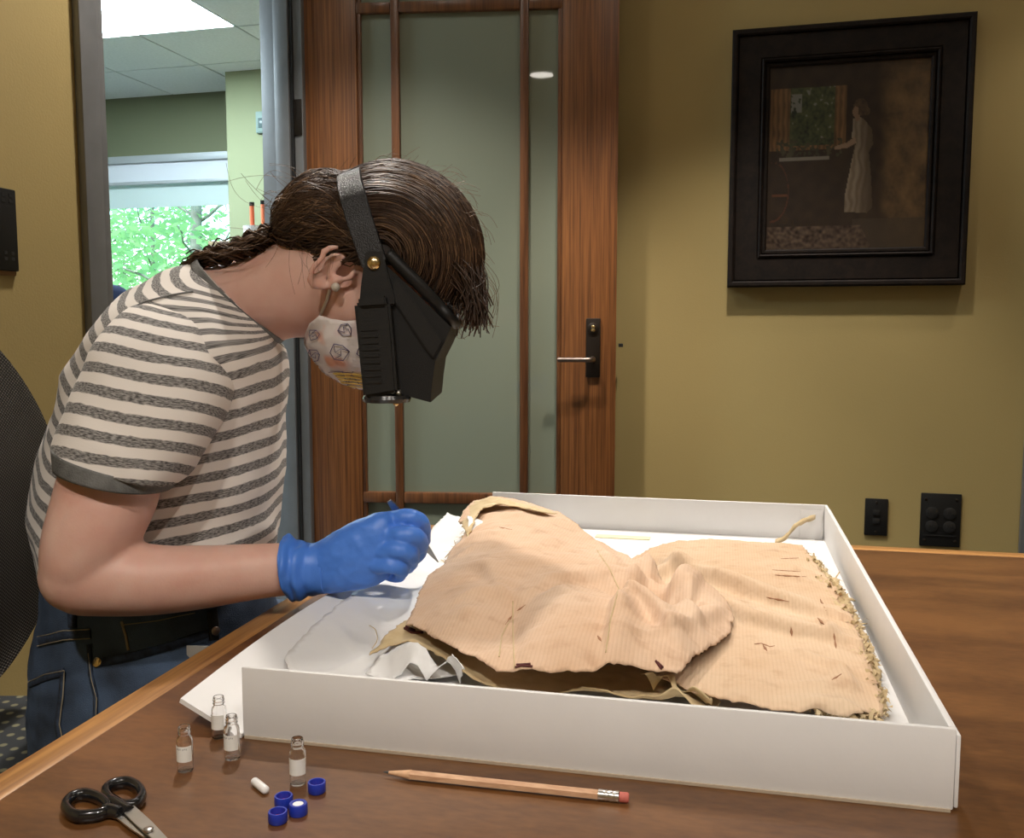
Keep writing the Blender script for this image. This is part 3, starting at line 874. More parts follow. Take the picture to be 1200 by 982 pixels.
# dark blue office chair top in the other room
bc = cpx(133, 352, 4.2)
ch2 = empty('task_chair', (bc.x, bc.y, 0), 'dark blue task chair by the window of the next room', 'chair')
M_navy = plain('navy_fabric', (0.010, 0.016, 0.05), 0.9)
V, Fc = ellipsoid(bc + Vector((0, 0, -0.16)), (e1 * 0.17, e2 * 0.04, ez * 0.24)); mesh('backrest', V, Fc, M_navy, ch2)
V, Fc = ellipsoid(Vector((bc.x, bc.y - 0.22, 0.5)), (e1 * 0.22, e2 * 0.22, ez * 0.05)); mesh('seat', V, Fc, M_navy, ch2)
v, f = tube([(bc.x, bc.y - 0.2, 0.06), (bc.x, bc.y - 0.2, 0.47)], 0.03, 12); mesh('column', v, f, M_black, ch2)
v, f = tube([(bc.x, bc.y - 0.05, 0.48), (bc.x, bc.y + 0.05, 0.55), (bc.x, bc.y + 0.05, bc.z - 0.2)], 0.02, 8); mesh('back_post', v, f, M_black, ch2)
for k in range(5):
    an = k * 2 * math.pi / 5
    c0 = Vector((bc.x, bc.y - 0.2, 0.07)); d_ = Vector((math.cos(an), math.sin(an), 0))
    v, f = tube([c0, c0 + d_ * 0.28 - ez * 0.03], [0.025, 0.016], 8); lg = mesh('base_arm', v, f, M_black, ch2)
    V, Fc = ellipsoid(c0 + d_ * 0.28 - ez * 0.04, (Vector((0.02, 0, 0)), Vector((0, 0.02, 0)), ez * 0.03)); mesh('caster', V, Fc, M_black, lg)

# ------------------------------------------------------------------ outdoors: lawn and trees
M_lawn = plain('lawn', (0.10, 0.22, 0.05), 0.9, var=0.3, vscale=3)
lw = boxo('floor_lawn', R(-30, FB1 + 0.5, -1.06), e1 * 60, e2 * 45, ez * 0.3, M_lawn); lw['kind'] = 'structure'
props(lw, 'green lawn outside the window')
M_bark = plain('bark', (0.24, 0.23, 0.19), 0.9, bump=1.0, bscale=40, var=0.3, vscale=12)
M_leaf, nt, b = newmat('leaf')
b.inputs['Base Color'].default_value = (0.26, 0.44, 0.17, 1); b.inputs['Roughness'].default_value = 0.5
tl_ = N(nt, 'ShaderNodeBsdfTranslucent'); tl_.inputs[0].default_value = (0.46, 0.76, 0.34, 1)
mxl = N(nt, 'ShaderNodeMixShader'); mxl.inputs[0].default_value = 0.55
nt.links.new(b.outputs[0], mxl.inputs[1]); nt.links.new(tl_.outputs[0], mxl.inputs[2])
nt.links.new(mxl.outputs[0], nt.nodes['Material Output'].inputs[0])
def tree(px, bd, r0, h, label, seed, spread, nleaf):
    rr = random.Random(seed)
    base = cpx(px, 330, bd); base = Vector((base.x, base.y, -0.77))
    t = empty('tree', base, label, 'tree', 'trees outside the window')
    pts = [base + Vector((0.02 * math.sin(k * 1.7) , 0.02 * math.cos(k), h * k / 8)) for k in range(9)]
    v, f = tube(pts, [r0 * (1.15 - 0.09 * k) for k in range(9)], 14); parts = [(v, f)]
    tips = []
    for k in range(16):
        s = base + ez * (1.0 + rr.random() * (h - 1.4)); an = rr.random() * 6.28
        d_ = Vector((math.cos(an), math.sin(an), 0.35 + 0.5 * rr.random()))
        L = spread * (0.6 + 0.6 * rr.random())
        path = [s + d_ * (L * q / 6) + Vector((rr.uniform(-.05, .05), rr.uniform(-.05, .05), -0.03 * q)) for q in range(7)]
        parts.append(tube(path, [r0 * 0.22 * (1 - q / 7) + 0.004 for q in range(7)], 6)); tips.append(path)
    V, Fc = merge(*parts)
    mesh('trunk', V, Fc, M_bark, t)
    V, Fc = [], []
    for k in range(nleaf):
        pa_ = rr.choice(tips)[rr.randrange(1, 7)] if rr.random() < 0.8 else base + Vector((rr.uniform(-1, 1) * spread, rr.uniform(-1, 1) * spread, rr.uniform(0.6, h)))
        c_ = pa_ + Vector((rr.gauss(0, .30), rr.gauss(0, .30), rr.gauss(0, .25)))
        a_ = Vector((rr.gauss(0, 1), rr.gauss(0, 1), rr.gauss(0, 0.5))).normalized(); b_ = a_.cross(Vector((rr.gauss(0, 1), rr.gauss(0, 1), rr.gauss(0, 1)))).normalized()
        s = rr.uniform(0.05, 0.10)
        i = len(V)
        V += [c_ - a_ * s, c_ + b_ * s * 0.45, c_ + a_ * s, c_ - b_ * s * 0.45]
        Fc.append((i, i + 1, i + 2, i + 3))
    lf = mesh('foliage', V, Fc, M_leaf, t, False); lf['kind'] = 'stuff'
tree(232, 10.2, 0.085, 6.5, 'slim grey trunked leafy tree just outside the window', 3, 1.4, 1500)
tree(180, 12.5, 0.04, 6.0, 'thin stemmed leafy tree outside the window behind the blind', 5, 1.7, 2600)
tree(120, 17.5, 0.07, 7.5, 'broad leafy tree at the edge of the window', 8, 2.2, 3600)

# ------------------------------------------------------------------ table
TZ = 0.74
t1 = Vector((math.cos(TAB), -math.sin(TAB), 0)); t2 = Vector((math.sin(TAB), math.cos(TAB), 0))
le = (PZ(5, 902, TZ) + PZ(325, 707, TZ)) / 2
lE = le.dot(t1)                                   # left edge in table frame
be = (PZ(990, 637, TZ) + PZ(1195, 649, TZ)) / 2
bE = be.dot(t2)                                   # back edge
TWD, TDP = 2.0, 1.75
def T(u, v, z): return t1 * u + t2 * v + ez * z
tb = empty('conference_table', T(lE + TWD / 2, bE - TDP / 2, 0), 'large brown veneered table with oak edging under the white box', 'table')
EW = 0.031
boxo('table_top', T(lE + EW, bE - TDP + EW, TZ - 0.035), t1 * (TWD - 2 * EW), t2 * (TDP - 2 * EW), ez * 0.035, M_table, tb)
boxo('edge_strip', T(lE, bE - TDP, TZ - 0.04), t1 * EW, t2 * TDP, ez * 0.0402, M_oak, tb, 0.003)
boxo('edge_strip', T(lE + TWD - EW, bE - TDP, TZ - 0.04), t1 * EW, t2 * TDP, ez * 0.0402, M_oak, tb, 0.003)
boxo('edge_strip', T(lE + EW, bE - EW, TZ - 0.04), t1 * (TWD - 2 * EW), t2 * EW, ez * 0.0402, M_oakb, tb, 0.003)
boxo('edge_strip', T(lE + EW, bE - TDP, TZ - 0.04), t1 * (TWD - 2 * EW), t2 * EW, ez * 0.0402, M_oakb, tb, 0.003)
for u in (lE + 0.55, lE + TWD - 0.55):
    boxo('pedestal', T(u - 0.06, bE - TDP * 0.75, 0.03), t1 * 0.12, t2 * TDP * 0.5, ez * (TZ - 0.07), M_doorwood, tb, 0.004)
    boxo('foot', T(u - 0.12, bE - TDP * 0.8, 0.0), t1 * 0.24, t2 * TDP * 0.6, ez * 0.03, M_black, tb, 0.004)

# ------------------------------------------------------------------ white archival box, left side folded down
c_fl = PZ(283, 866, TZ); c_fr = PZ(1116, 950, TZ); 
u0, v0 = c_fl.dot(t1), (c_fl.dot(t2) + c_fr.dot(t2)) / 2
u1 = c_fr.dot(t1)
BH = 0.058
c_bl = PZ(958, 592, TZ + BH)
v1 = c_bl.dot(t2)
BT = 0.0045
box = empty('archival_box', T((u0 + u1) / 2, (v0 + v1) / 2, TZ), 'shallow white cardboard box holding the old garment, one side folded flat', 'box')
Z0 = TZ + 0.0012
boxo('box_floor', T(u0, v0 + BT, Z0), t1 * (u1 - u0 - BT), t2 * (v1 - v0 - 2 * BT), ez * BT, M_board, box)
boxo('box_side', T(u0, v0, Z0), t1 * (u1 - u0), t2 * BT, ez * BH, M_board, box, 0.0012)
boxo('box_side', T(u1 - BT, v0 + BT, Z0), t1 * BT, t2 * (v1 - v0 - 2 * BT), ez * BH, M_board, box, 0.0012)
boxo('box_side', T(u0, v1 - BT, Z0), t1 * (u1 - u0), t2 * BT, ez * (BH), M_board, box, 0.0012)
M_kraft = plain('board_core', (0.42, 0.34, 0.25), 0.8)
boxo('board_edge', T(u0 + 0.002, v0 - 0.0015, TZ + 0.0002), t1 * (u1 - u0 - 0.004), t2 * 0.006, ez * 0.0022, M_kraft, box)
# corner tab folded inside and outer wrap at the right hand corner
boxo('corner_tab', T(u1 - 0.04, v1 - BT - 0.0022, Z0 + BT), t1 * 0.034, t2 * 0.002, ez * 0.045, M_board, box, 0.0006)
boxo('outer_wrap', T(u1 + 0.0005, v0 + 0.002, Z0 + 0.001), t1 * 0.003, t2 * (v1 - v0 - 0.01), ez * (BH - 0.006), M_board, box, 0.001)
# the folded down left side
fl_n = 24
V, Fc = [], []
FLW = 0.060
prof = [(0.0, 0.0012), (0.015, 0.004), (0.03, 0.009), (0.045, 0.014), (FLW, 0.019)]
for j in range(fl_n + 1):
    t = j / fl_n
    vv = v0 - 0.002 + (v1 - v0 - 0.03) * t
    for k, (du, dz) in enumerate(prof):
        w_ = du + (0.010 * math.sin(t * 5) * du / FLW)
        V.append(T(u0 - w_, vv + 0.008 * du / FLW, Z0 + dz + 0.004 * math.sin(t * 4 + 1) * du / FLW))
m_ = len(prof)
for j in range(fl_n):
    for k in range(m_ - 1):
        a = j * m_ + k; Fc.append((a, a + 1, a + m_ + 1, a + m_))
V, Fc = modbake(V, Fc, [('SOLIDIFY', dict(thickness=0.004, offset=0.0))])
mesh('folded_side', V, Fc, M_board, box, True, auto=40)

# cream paper strip lying on the box floor by the back side
ps = PZ(727, 629, Z0 + BT)
o_ = boxo('paper_strip', PZ(697, 630, Z0 + BT + 0.0003), t1 * 0.085, t2 * 0.022, ez * 0.0012, plain('cream_paper', (0.72, 0.66, 0.42), 0.8), None, 0.0003)
props(o_, 'narrow cream paper strip on the white box floor behind the garment', 'paper')

# ------------------------------------------------------------------ sheets given by an outline and heights
def rbf(pts, vals):
    P = np.array(pts); n = len(P)
    d = np.linalg.norm(P[:, None] - P[None], axis=2)
    K = np.where(d > 1e-9, d * d * np.log(np.maximum(d, 1e-9)), 0) + np.eye(n) * 2e-5
    A = np.zeros((n + 3, n + 3)); A[:n, :n] = K
    A[:n, n] = 1; A[:n, n + 1:] = P; A[n, :n] = 1; A[n + 1:, :n] = P.T
    w = np.linalg.solve(A, np.concatenate([np.array(vals), [0, 0, 0]]))
    def f(Q):
        dd = np.linalg.norm(Q[:, None] - P[None], axis=2)
        K2 = np.where(dd > 1e-9, dd * dd * np.log(np.maximum(dd, 1e-9)), 0)
        return K2 @ w[:n] + w[n] + Q @ w[n + 1:]
    return f

def seg_dist(Q, A, B):
    A = np.array(A); B = np.array(B); ab = B - A
    t = np.clip(((Q - A) @ ab) / (ab @ ab), 0, 1)
    return np.linalg.norm(Q - (A + t[:, None] * ab), axis=1), t

def sheet(name, outline, inner, mat, parent, base=TZ, ridges=(), grid=0.005, wr=0.002, wscale=22, fray=0.0015, thick=0.0012, seed=1, zmin=None, fine=0.0006, uvw=False):
    """cloth or paper sheet; outline and inner: (px, py, height above base) picked on the surface"""
    def conv(L): return [PZ(p[0], p[1], base + p[2]) for p in L]
    oc, ic = conv(outline), conv(inner)
    allp = oc + ic
    f = rbf([(p.x, p.y) for p in allp], [p.z for p in allp])
    rr = np.random.RandomState(seed)
    ol = []
    for a, b_ in zip(oc, oc[1:] + oc[:1]):
        L = math.hypot(b_.x - a.x, b_.y - a.y); k = max(1, int(L / grid))
        for i in range(k):
            t = i / k
            x, y = a.x + (b_.x - a.x) * t, a.y + (b_.y - a.y) * t
            nx, ny = (b_.y - a.y) / max(L, 1e-6), -(b_.x - a.x) / max(L, 1e-6)
            j = fray * (rr.randn() * 0.7 + 1.5 * noise.noise(Vector((x * 60, y * 60, seed))))
            ol.append((x + nx * j, y + ny * j))
    xs = [p[0] for p in ol]; ys = [p[1] for p in ol]
    pts = []
    gx = np.arange(min(xs), max(xs), grid); gy = np.arange(min(ys), max(ys), grid)
    O = np.array(ol)
    for i, x in enumerate(gx):
        for j, y in enumerate(gy):
            xx = x + (grid / 2 if j % 2 else 0) + rr.uniform(-.15, .15) * grid; yy = y + rr.uniform(-.15, .15) * grid
            if in_poly(xx, yy, ol) and np.min((O[:, 0] - xx) ** 2 + (O[:, 1] - yy) ** 2) > (0.5 * grid) ** 2:
                pts.append((xx, yy))
    vs = [Vector(p) for p in ol] + [Vector(p) for p in pts]
    n = len(ol)
    res = delaunay_2d_cdt(vs, [(i, (i + 1) % n) for i in range(n)], [list(range(n))], 1, 1e-7)
    Q = np.array([(v.x, v.y) for v in res[0]])
    z = f(Q)
    for rd in ridges:
        pl_, amp, wid = rd[0], rd[1], rd[2]
        asym = rd[3] if len(rd) > 3 else 0.0
        hz = rd[4] if len(rd) > 4 else 0.03
        P = [PZ(p[0], p[1], base + hz) for p in pl_]
        best = None; endf = None; side = None
        nseg = len(P) - 1
        for k in range(nseg):
            A, B = (P[k].x, P[k].y), (P[k + 1].x, P[k + 1].y)
            d, t = seg_dist(Q, A, B)
            sd = np.sign((B[0] - A[0]) * (Q[:, 1] - A[1]) - (B[1] - A[1]) * (Q[:, 0] - A[0]))
            s = (k + t) / nseg
            if best is None: best, endf, side = d, s, sd
            else:
                mk = d < best
                best = np.where(mk, d, best); endf = np.where(mk, s, endf); side = np.where(mk, sd, side)
        wv = wid * np.where(side > 0, 1 + asym, 1 - asym)
        z = z + amp * np.exp(-(best / wv) ** 2) * (0.35 + 0.65 * np.sin(np.pi * np.clip(endf, 0.02, 0.98)) ** 0.6)
    for i in range(len(Q)):
        x, y = Q[i]
        p = Vector((x * wscale, y * wscale, seed * 3.1))
        a = noise.noise(p); b_ = noise.noise(p * 2.3 + Vector((4, 1, 2))); c_ = noise.noise(p * 6.1)
        z[i] += wr * ((1 - 2 * abs(a)) * 0.5 + a * 0.5 + b_ * 0.35 + c_ * 0.16) + fine * noise.noise(p * 13)
    lim = (base + 0.0) if zmin is None else zmin
    z = np.maximum(z, lim + 0.0015)
    V = [(Q[i, 0], Q[i, 1], z[i]) for i in range(len(Q))]
    Fc = [tuple(t) for t in res[2]]
    fz = lambda x, y: float(f(np.array([[x, y]]))[0])
    V2, F2 = modbake(V, Fc, [('SOLIDIFY', dict(thickness=thick, offset=-1.0))])
    ob = mesh(name, V2, F2, mat, parent, True)
    return ob, (V2, F2)

FL = Z0 + BT                      # box floor height
# ---- tissue paper under the garment
tis = empty('tissue_paper', T(u0 + 0.1, v0 + 0.3, FL), 'crumpled white tissue paper under the garment at the open side of the box', 'tissue paper')
outl = [(332, 772, .012), (362, 738, .014), (400, 706, .017), (440, 678, .018), (478, 650, .020), (505, 622, .022), (524, 601, .024), (543, 607, .03), (552, 625, .03), (560, 660, .02), (556, 700, .015), (552, 740, .012), (540, 790, .008), (470, 800, .006), (400, 796, .006), (340, 790, .008)]
inn = [(400, 760, .008), (440, 730, .008), (480, 700, .010), (500, 670, .013), (520, 640, .018), (440, 770, .008), (370, 765, .010)]
sheet('tissue_sheet', outl, inn, M_tissue, tis, FL, [([(430, 700), (470, 740), (480, 790)], 0.004, 0.010), ([(505, 625), (525, 650)], 0.004, 0.008), ([(395, 715), (430, 750)], 0.003, .01), ([(360, 770), (430, 745)], 0.003, .008)], 0.006, 0.0022, 16, 0.001, 0.0006, 3, fine=0.0002)
outl = [(428, 790, .010), (447, 764, .022), (470, 757, .034), (500, 760, .036), (530, 768, .036), (545, 790, .030), (540, 806, .004), (500, 806, .004), (450, 802, .003)]
inn = [(480, 775, .030), (510, 785, .026), (470, 790, .014)]
sheet('tissue_bunch', outl, inn, M_tissue, tis, FL, [([(450, 775), (500, 800)], 0.004, 0.006), ([(475, 765), (540, 800)], 0.005, 0.006), ([(500, 768), (548, 790)], 0.004, .005)], 0.004, 0.004, 34, 0.001, 0.0006, 4)
outl = [(548, 630, .055), (548, 606, .060), (560, 590, .066), (575, 600, .06), (580, 640, .04), (555, 655, .035)]
sheet('tissue_roll', outl, [(562, 615, .066)], M_tissue, tis, FL, [], 0.006, 0.001, 20, 0.0008, 0.0006, 5)

# ---- the garment
gar = empty('antique_bodice', T(u0 + 0.28, v0 + 0.35, FL), 'tattered antique peach silk garment laid out in the white box', 'garment')
# flat skirt panel on the right
outl = [(770, 640, .018), (796, 634, .020), (834, 632, .021), (880, 635, .021), (915, 637, .020), (940, 638, .020), (950, 652, .018), (962, 670, .016), (980, 690, .015), (994, 716, .016), (1010, 752, .017), (1024, 790, .018), (1031, 815, .018), (1034, 838, .016), (1000, 842, .020), (960, 834, .022), (905, 828, .023), (860, 823, .023), (815, 812, .022), (775, 795, .020), (745, 760, .015), (735, 700, .012), (740, 655, .014)]
inn = [(850, 680, .022), (900, 720, .022), (950, 740, .023), (900, 780, .024), (980, 790, .022), (840, 740, .024), (930, 670, .021), (980, 740, .02), (860, 800, .025), (990, 825, .024), (800, 700, .02), (800, 760, .02)]
ridges = [([(778, 652), (800, 664), (850, 682), (905, 700), (965, 711)], 0.021, 0.019, 0.62), ([(800, 684), (850, 708), (880, 727), (930, 737), (988, 743)], 0.016, 0.016, 0.62),
          ([(760, 668), (785, 660), (802, 664)], 0.014, 0.012, 0.4), ([(900, 795), (960, 800), (1000, 792)], 0.004, 0.012), ([(940, 760), (985, 775)], 0.006, .008, 0.4), ([(910, 655), (945, 660)], 0.005, .007, 0.4), ([(905, 668), (950, 672)], 0.005, .007, 0.4),
          ([(870, 700), (900, 716), (930, 722)], 0.004, .010, 0.3), ([(960, 716), (975, 728), (970, 742)], 0.007, .007, 0.3), ([(860, 770), (900, 768)], 0.003, .012), ([(985, 770), (1000, 800)], 0.007, .008, -.4), ([(935, 815), (990, 822), (1015, 828)], .007, .009, .3)]
skirt_o, skirt_m = sheet('skirt_panel', outl, inn, M_cloth2, gar, FL, ridges, 0.0040, 0.0026, 20, 0.0016, 0.0012, 11, fine=0.0006)
# cream lining showing under the front edge and along the right
outl = [(432, 768, .020), (450, 752, .026), (474, 742, .030), (510, 757, .028), (545, 776, .024), (590, 796, .018), (640, 805, .015), (700, 812, .013), (760, 820, .013), (800, 828, .013), (840, 835, .013), (840, 800, .012), (700, 770, .012), (600, 740, .012), (500, 715, .018), (478, 722, .024)]
lower = [(480, 756, .024), (520, 778, .020), (560, 797, .016)]
outl = [(432, 768, .020), (455, 757, .024), (482, 759, .026), (512, 773, .024), (540, 790, .020), (568, 802, .016), (620, 812, .012), (700, 820, .010), (780, 830, .010), (840, 836, .010), (845, 800, .010), (700, 770, .010), (600, 735, .014), (500, 705, .020), (478, 726, .026), (455, 743, .026)]
lin_o, lin_m = sheet('lining', outl, [(480, 742, .029), (540, 770, .024)], M_lining, gar, FL, [([(440, 764), (482, 752), (515, 766), (545, 784)], 0.006, 0.008), ([(650, 800), (720, 795)], 0.014, 0.016), ([(770, 815), (800, 800)], 0.02, .012), ([(735, 812), (760, 800)], 0.014, .010)], 0.0042, 0.0022, 34, 0.0012, 0.0012, 12, fine=0.0006)
# upper bodice layer
outl = [(537, 612, .058), (543, 600, .066), (555, 587, .074), (576, 581, .078), (600, 585, .077), (630, 593, .073), (657, 602, .067), (675, 614, .060), (690, 627, .052), (705, 637, .048), (726, 648, .047), (742, 655, .052), (752, 653, .054), (763, 655, .052), (770, 664, .047), (774, 674, .040), (788, 679, .042), (803, 675, .047), (820, 679, .045), (838, 691, .040), (852, 706, .034), (860, 725, .031), (854, 743, .032), (837, 756, .034), (815, 772, .037), (802, 783, .038), (794, 790, .038), (770, 787, .039), (741, 784, .041), (715, 786, .041), (690, 788, .042), (645, 787, .042), (606, 784, .041), (582, 786, .038), (567, 777, .039), (540, 764, .041), (510, 748, .041), (476, 733, .037), (486, 712, .038), (493, 690, .040), (503, 672, .043), (520, 663, .044), (526, 648, .048), (541, 632, .053), (549, 618, .058)]
inn = [(545, 715, .058), (520, 715, .052), (570, 690, .064), (540, 690, .057), (600, 722, .045), (601, 750, .041), (585, 762, .044), (602, 700, .050), (640, 715, .063), (665, 720, .066), (690, 725, .063), (650, 690, .068), (700, 700, .060), (640, 752, .056), (690, 757, .055), (600, 660, .066), (560, 655, .059), (640, 650, .064), (680, 655, .058), (600, 620, .072), (560, 620, .066), (650, 628, .064),
       (716, 735, .055), (730, 700, .060), (744, 668, .058), (753, 690, .044), (765, 718, .024), (772, 690, .030), (790, 712, .034), (786, 697, .042), (803, 690, .048), (820, 695, .047), (812, 720, .044), (838, 720, .040), (822, 745, .042), (800, 755, .045), (775, 765, .047), (740, 760, .051), (732, 715, .060), (748, 725, .050), (775, 740, .045), (715, 765, .049)]
ridges = [([(556, 640), (600, 634), (640, 645)], 0.003, 0.012), ([(540, 660), (572, 670), (598, 705)], 0.008, 0.016, 0.55, .06), ([(604, 702), (640, 682), (700, 672)], 0.009, 0.018, 0.55, .06),
          ([(700, 636), (708, 652), (722, 664)], 0.006, 0.008, 0, .05), ([(746, 658), (740, 690), (720, 728), (712, 768)], 0.012, 0.012, 0.55, .055),
          ([(750, 656), (763, 664), (768, 690), (760, 705)], 0.013, 0.009, 0.3, .045), ([(772, 668), (768, 695), (766, 722), (792, 716)], -0.018, 0.013, 0, .035),
          ([(732, 710), (752, 716), (772, 728), (790, 757)], 0.017, 0.011, 0.5, .045), ([(728, 716), (738, 740), (724, 765)], 0.004, .010, 0, .05),
          ([(780, 706), (795, 690), (804, 676)], 0.015, 0.009, -0.3, .042), ([(822, 679), (810, 700), (802, 720), (818, 734)], 0.013, 0.010, -0.5, .042), ([(848, 712), (820, 735), (796, 752), (760, 762)], 0.010, 0.014, -0.55, .04),
          ([(790, 725), (812, 714), (826, 716)], -0.005, 0.007, 0, .04),
          ([(560, 600), (600, 604), (655, 612)], 0.004, 0.010, 0, .072), ([(545, 625), (580, 628)], 0.004, 0.008, 0, .066), ([(601, 705), (604, 780)], -0.004, 0.007, 0, .045), ([(530, 656), (560, 648)], 0.004, .007, 0, .05),
          ([(610, 735), (640, 742)], 0.002, .008, 0, .055), ([(640, 700), (690, 690)], 0.003, .008, 0, .06)]
bod_o, bod_m = sheet('bodice_front', outl, inn, M_cloth, gar, FL, ridges, 0.0032, 0.0034, 24, 0.0007, 0.0012, 13, fine=0.0005)
# folded pleat under the right side of the bodice
outl = [(750, 792, .030), (765, 786, .034), (790, 790, .032), (812, 804, .028), (835, 818, .024), (830, 826, .010), (790, 822, .010), (766, 812, .012)]
pleat_o, pleat_m = sheet('folded_pleat', outl, [(785, 803, .028)], M_lining, gar, FL, [([(768, 795), (800, 818)], 0.006, .004), ([(782, 792), (825, 816)], 0.006, .004)], 0.0032, 0.003, 60, 0.0012, 0.001, 14)
# facing band along the left edge of the bodice (pleated waist edge)
outl = [(539, 612, .054), (545, 600, .064), (556, 588, .073), (574, 583, .080), (600, 588, .079), (628, 594, .0755), (652, 602, .070), (636, 601, .0735), (604, 594, .0785), (580, 591, .0795), (566, 596, .077), (557, 607, .071), (553, 622, .062), (547, 634, .055)]
band_o, band_m = sheet('waist_band', outl, [], M_lining, gar, FL + 0.0015, [], 0.0035, 0.0028, 70, 0.0012, 0.001, 15)

gb = bvh_of(*merge(bod_m, skirt_m))
def marks(name, bvh, lines, width, mat, off=0.0006, thick=0.0006):
    for ln_ in lines:
        r_ = strip_on(bvh, ln_, width, off, thick, name == 'tear')
        if r_: mesh(name, r_[0], r_[1], mat, gar, True)
tears = [[(884, 755), (892, 754), (902, 758), (908, 757)], [(894, 756), (899, 763)], [(927, 735), (928, 746)], [(961, 702), (968, 716)], [(958, 724), (966, 732)], [(975, 797), (986, 790)], [(905, 668), (938, 670)], [(908, 674), (945, 676)], [(915, 655), (936, 654)], [(585, 618), (600, 621)], [(606, 716), (616, 709)], [(600, 722), (592, 732)], [(700, 745), (705, 752)], [(977, 742), (980, 760)], [(898, 700), (925, 705)]]
marks('tear', gb, tears, 0.0026, M_tear, 0.0001, 0.0004)
marks('stitching', gb, [[(604, 783), (611, 781), (624, 782)], [(606, 780), (622, 779)], [(770, 777), (777, 783)], [(768, 775), (775, 785)]], 0.0015, M_wine, 0.001, 0.0008)
marks('stitching', bvh_of(*merge(bod_m, lin_m)), [[(474, 737), (483, 742), (496, 742)], [(476, 735), (486, 740)]], 0.0022, M_wine, 0.001, 0.001)
marks('seam', gb, [[(601, 705), (601, 740), (603, 783)], [(585, 770), (588, 745), (597, 727)], [(700, 645), (715, 668), (725, 690), (716, 725), (710, 765)]], 0.0012, M_lining, 0.0003, 0.0006)
# cream lining showing beyond the torn right edge
sheet('lining', [(945, 648, .010), (962, 662, .010), (986, 688, .010), (1001, 713, .010), (1018, 750, .010), (1031, 790, .010), (1039, 836, .008), (1000, 842, .012), (985, 800, .012), (968, 750, .012), (952, 700, .012), (938, 665, .012)], [], M_lining, gar, FL,
      [([(960, 668), (990, 705), (1010, 750), (1024, 800)], 0.006, 0.006)], 0.0036, 0.005, 60, 0.0025, 0.001, 17, fine=0.001)
# frayed slivers and loose threads along the right edge and front corner
V, Fc = [], []
edge = [(948, 652), (962, 672), (980, 692), (992, 715), (1004, 745), (1018, 780), (1028, 812), (1033, 838), (1000, 842), (955, 834)]
ep = interp_px(edge, 1.3)
for (qx, qy) in ep:
    for k in range(4):
        p = PZ(qx + rnd.gauss(0, 4), qy + rnd.gauss(0, 3), FL + rnd.uniform(0.004, 0.018))
        an = rnd.uniform(0, 6.28); L = rnd.uniform(0.003, 0.012); w_ = rnd.uniform(0.0003, 0.0028)
        d_ = Vector((math.cos(an), math.sin(an), rnd.uniform(-.5, .5))); s_ = Vector((-d_.y, d_.x, rnd.uniform(-.4, .4))) * w_
        i = len(V)
        m_ = p + d_ * L * 0.5 + ez * rnd.uniform(0, 0.006)
        V += [p - s_, p + s_, m_ + s_ * 0.9, m_ - s_ * 0.9, p + d_ * L]
        Fc += [(i, i + 1, i + 2, i + 3), (i + 3, i + 2, i + 4)]
V = [(v.x, v.y, max(v.z, FL + 0.001)) for v in V]
o_ = mesh('frayed_edge', V, Fc, M_lining, gar, False); o_['kind'] = 'stuff'
V, Fc = [], []
for (qx, qy) in interp_px([(548, 612), (541, 632), (526, 650), (519, 662)], 1.0):
    p = PZ(qx + rnd.gauss(1, 2), qy + rnd.gauss(0, 2), FL + 0.05 - (qy - 612) * 0.0002)
    d_ = Vector((rnd.uniform(-1, .4), rnd.uniform(-.6, .6), rnd.uniform(-.6, .3))).normalized(); L = rnd.uniform(0.004, 0.014)
    s_ = Vector((-d_.y, d_.x, 0)) * rnd.uniform(0.0004, 0.002); i = len(V)
    V += [p - s_, p + s_, p + d_ * L + s_ * .5, p + d_ * L - s_ * .5]; Fc.append((i, i + 1, i + 2, i + 3))
o_ = mesh('frayed_edge', V, Fc, M_lining, gar, False); o_['kind'] = 'stuff'
# twill tie standing up against the box corner, and a loose thread on the tissue
tp_ = [PZ(908, 636, FL + 0.020), PZ(920, 630, FL + 0.024), PZ(931, 617, FL + 0.032), PZ(943, 610, FL + 0.036), PZ(955, 606, FL + 0.036)]
pts = catmull(tp_, 16); V = []; Fc = []
for i, p in enumerate(pts):
    s_ = np.array((0.0015, 0.004 , 0.0035)) * (1 + 0.2 * math.sin(i * 2.0))
    V += [tuple(p - s_), tuple(p + s_)]
for i in range(15): Fc.append((2 * i, 2 * i + 1, 2 * i + 3, 2 * i + 2))
V, Fc = modbake(V, Fc, [('SOLIDIFY', dict(thickness=0.001))])
mesh('twill_tie', V, Fc, M_lining, gar, True)
v, f = tube(catmull([PZ(433, 733, FL + .014), PZ(440, 738, FL + .018), PZ(442, 750, FL + .020), PZ(436, 760, FL + .018)], 12), 0.0005, 6)
mesh('loose_thread', v, f, M_lining, gar, True)

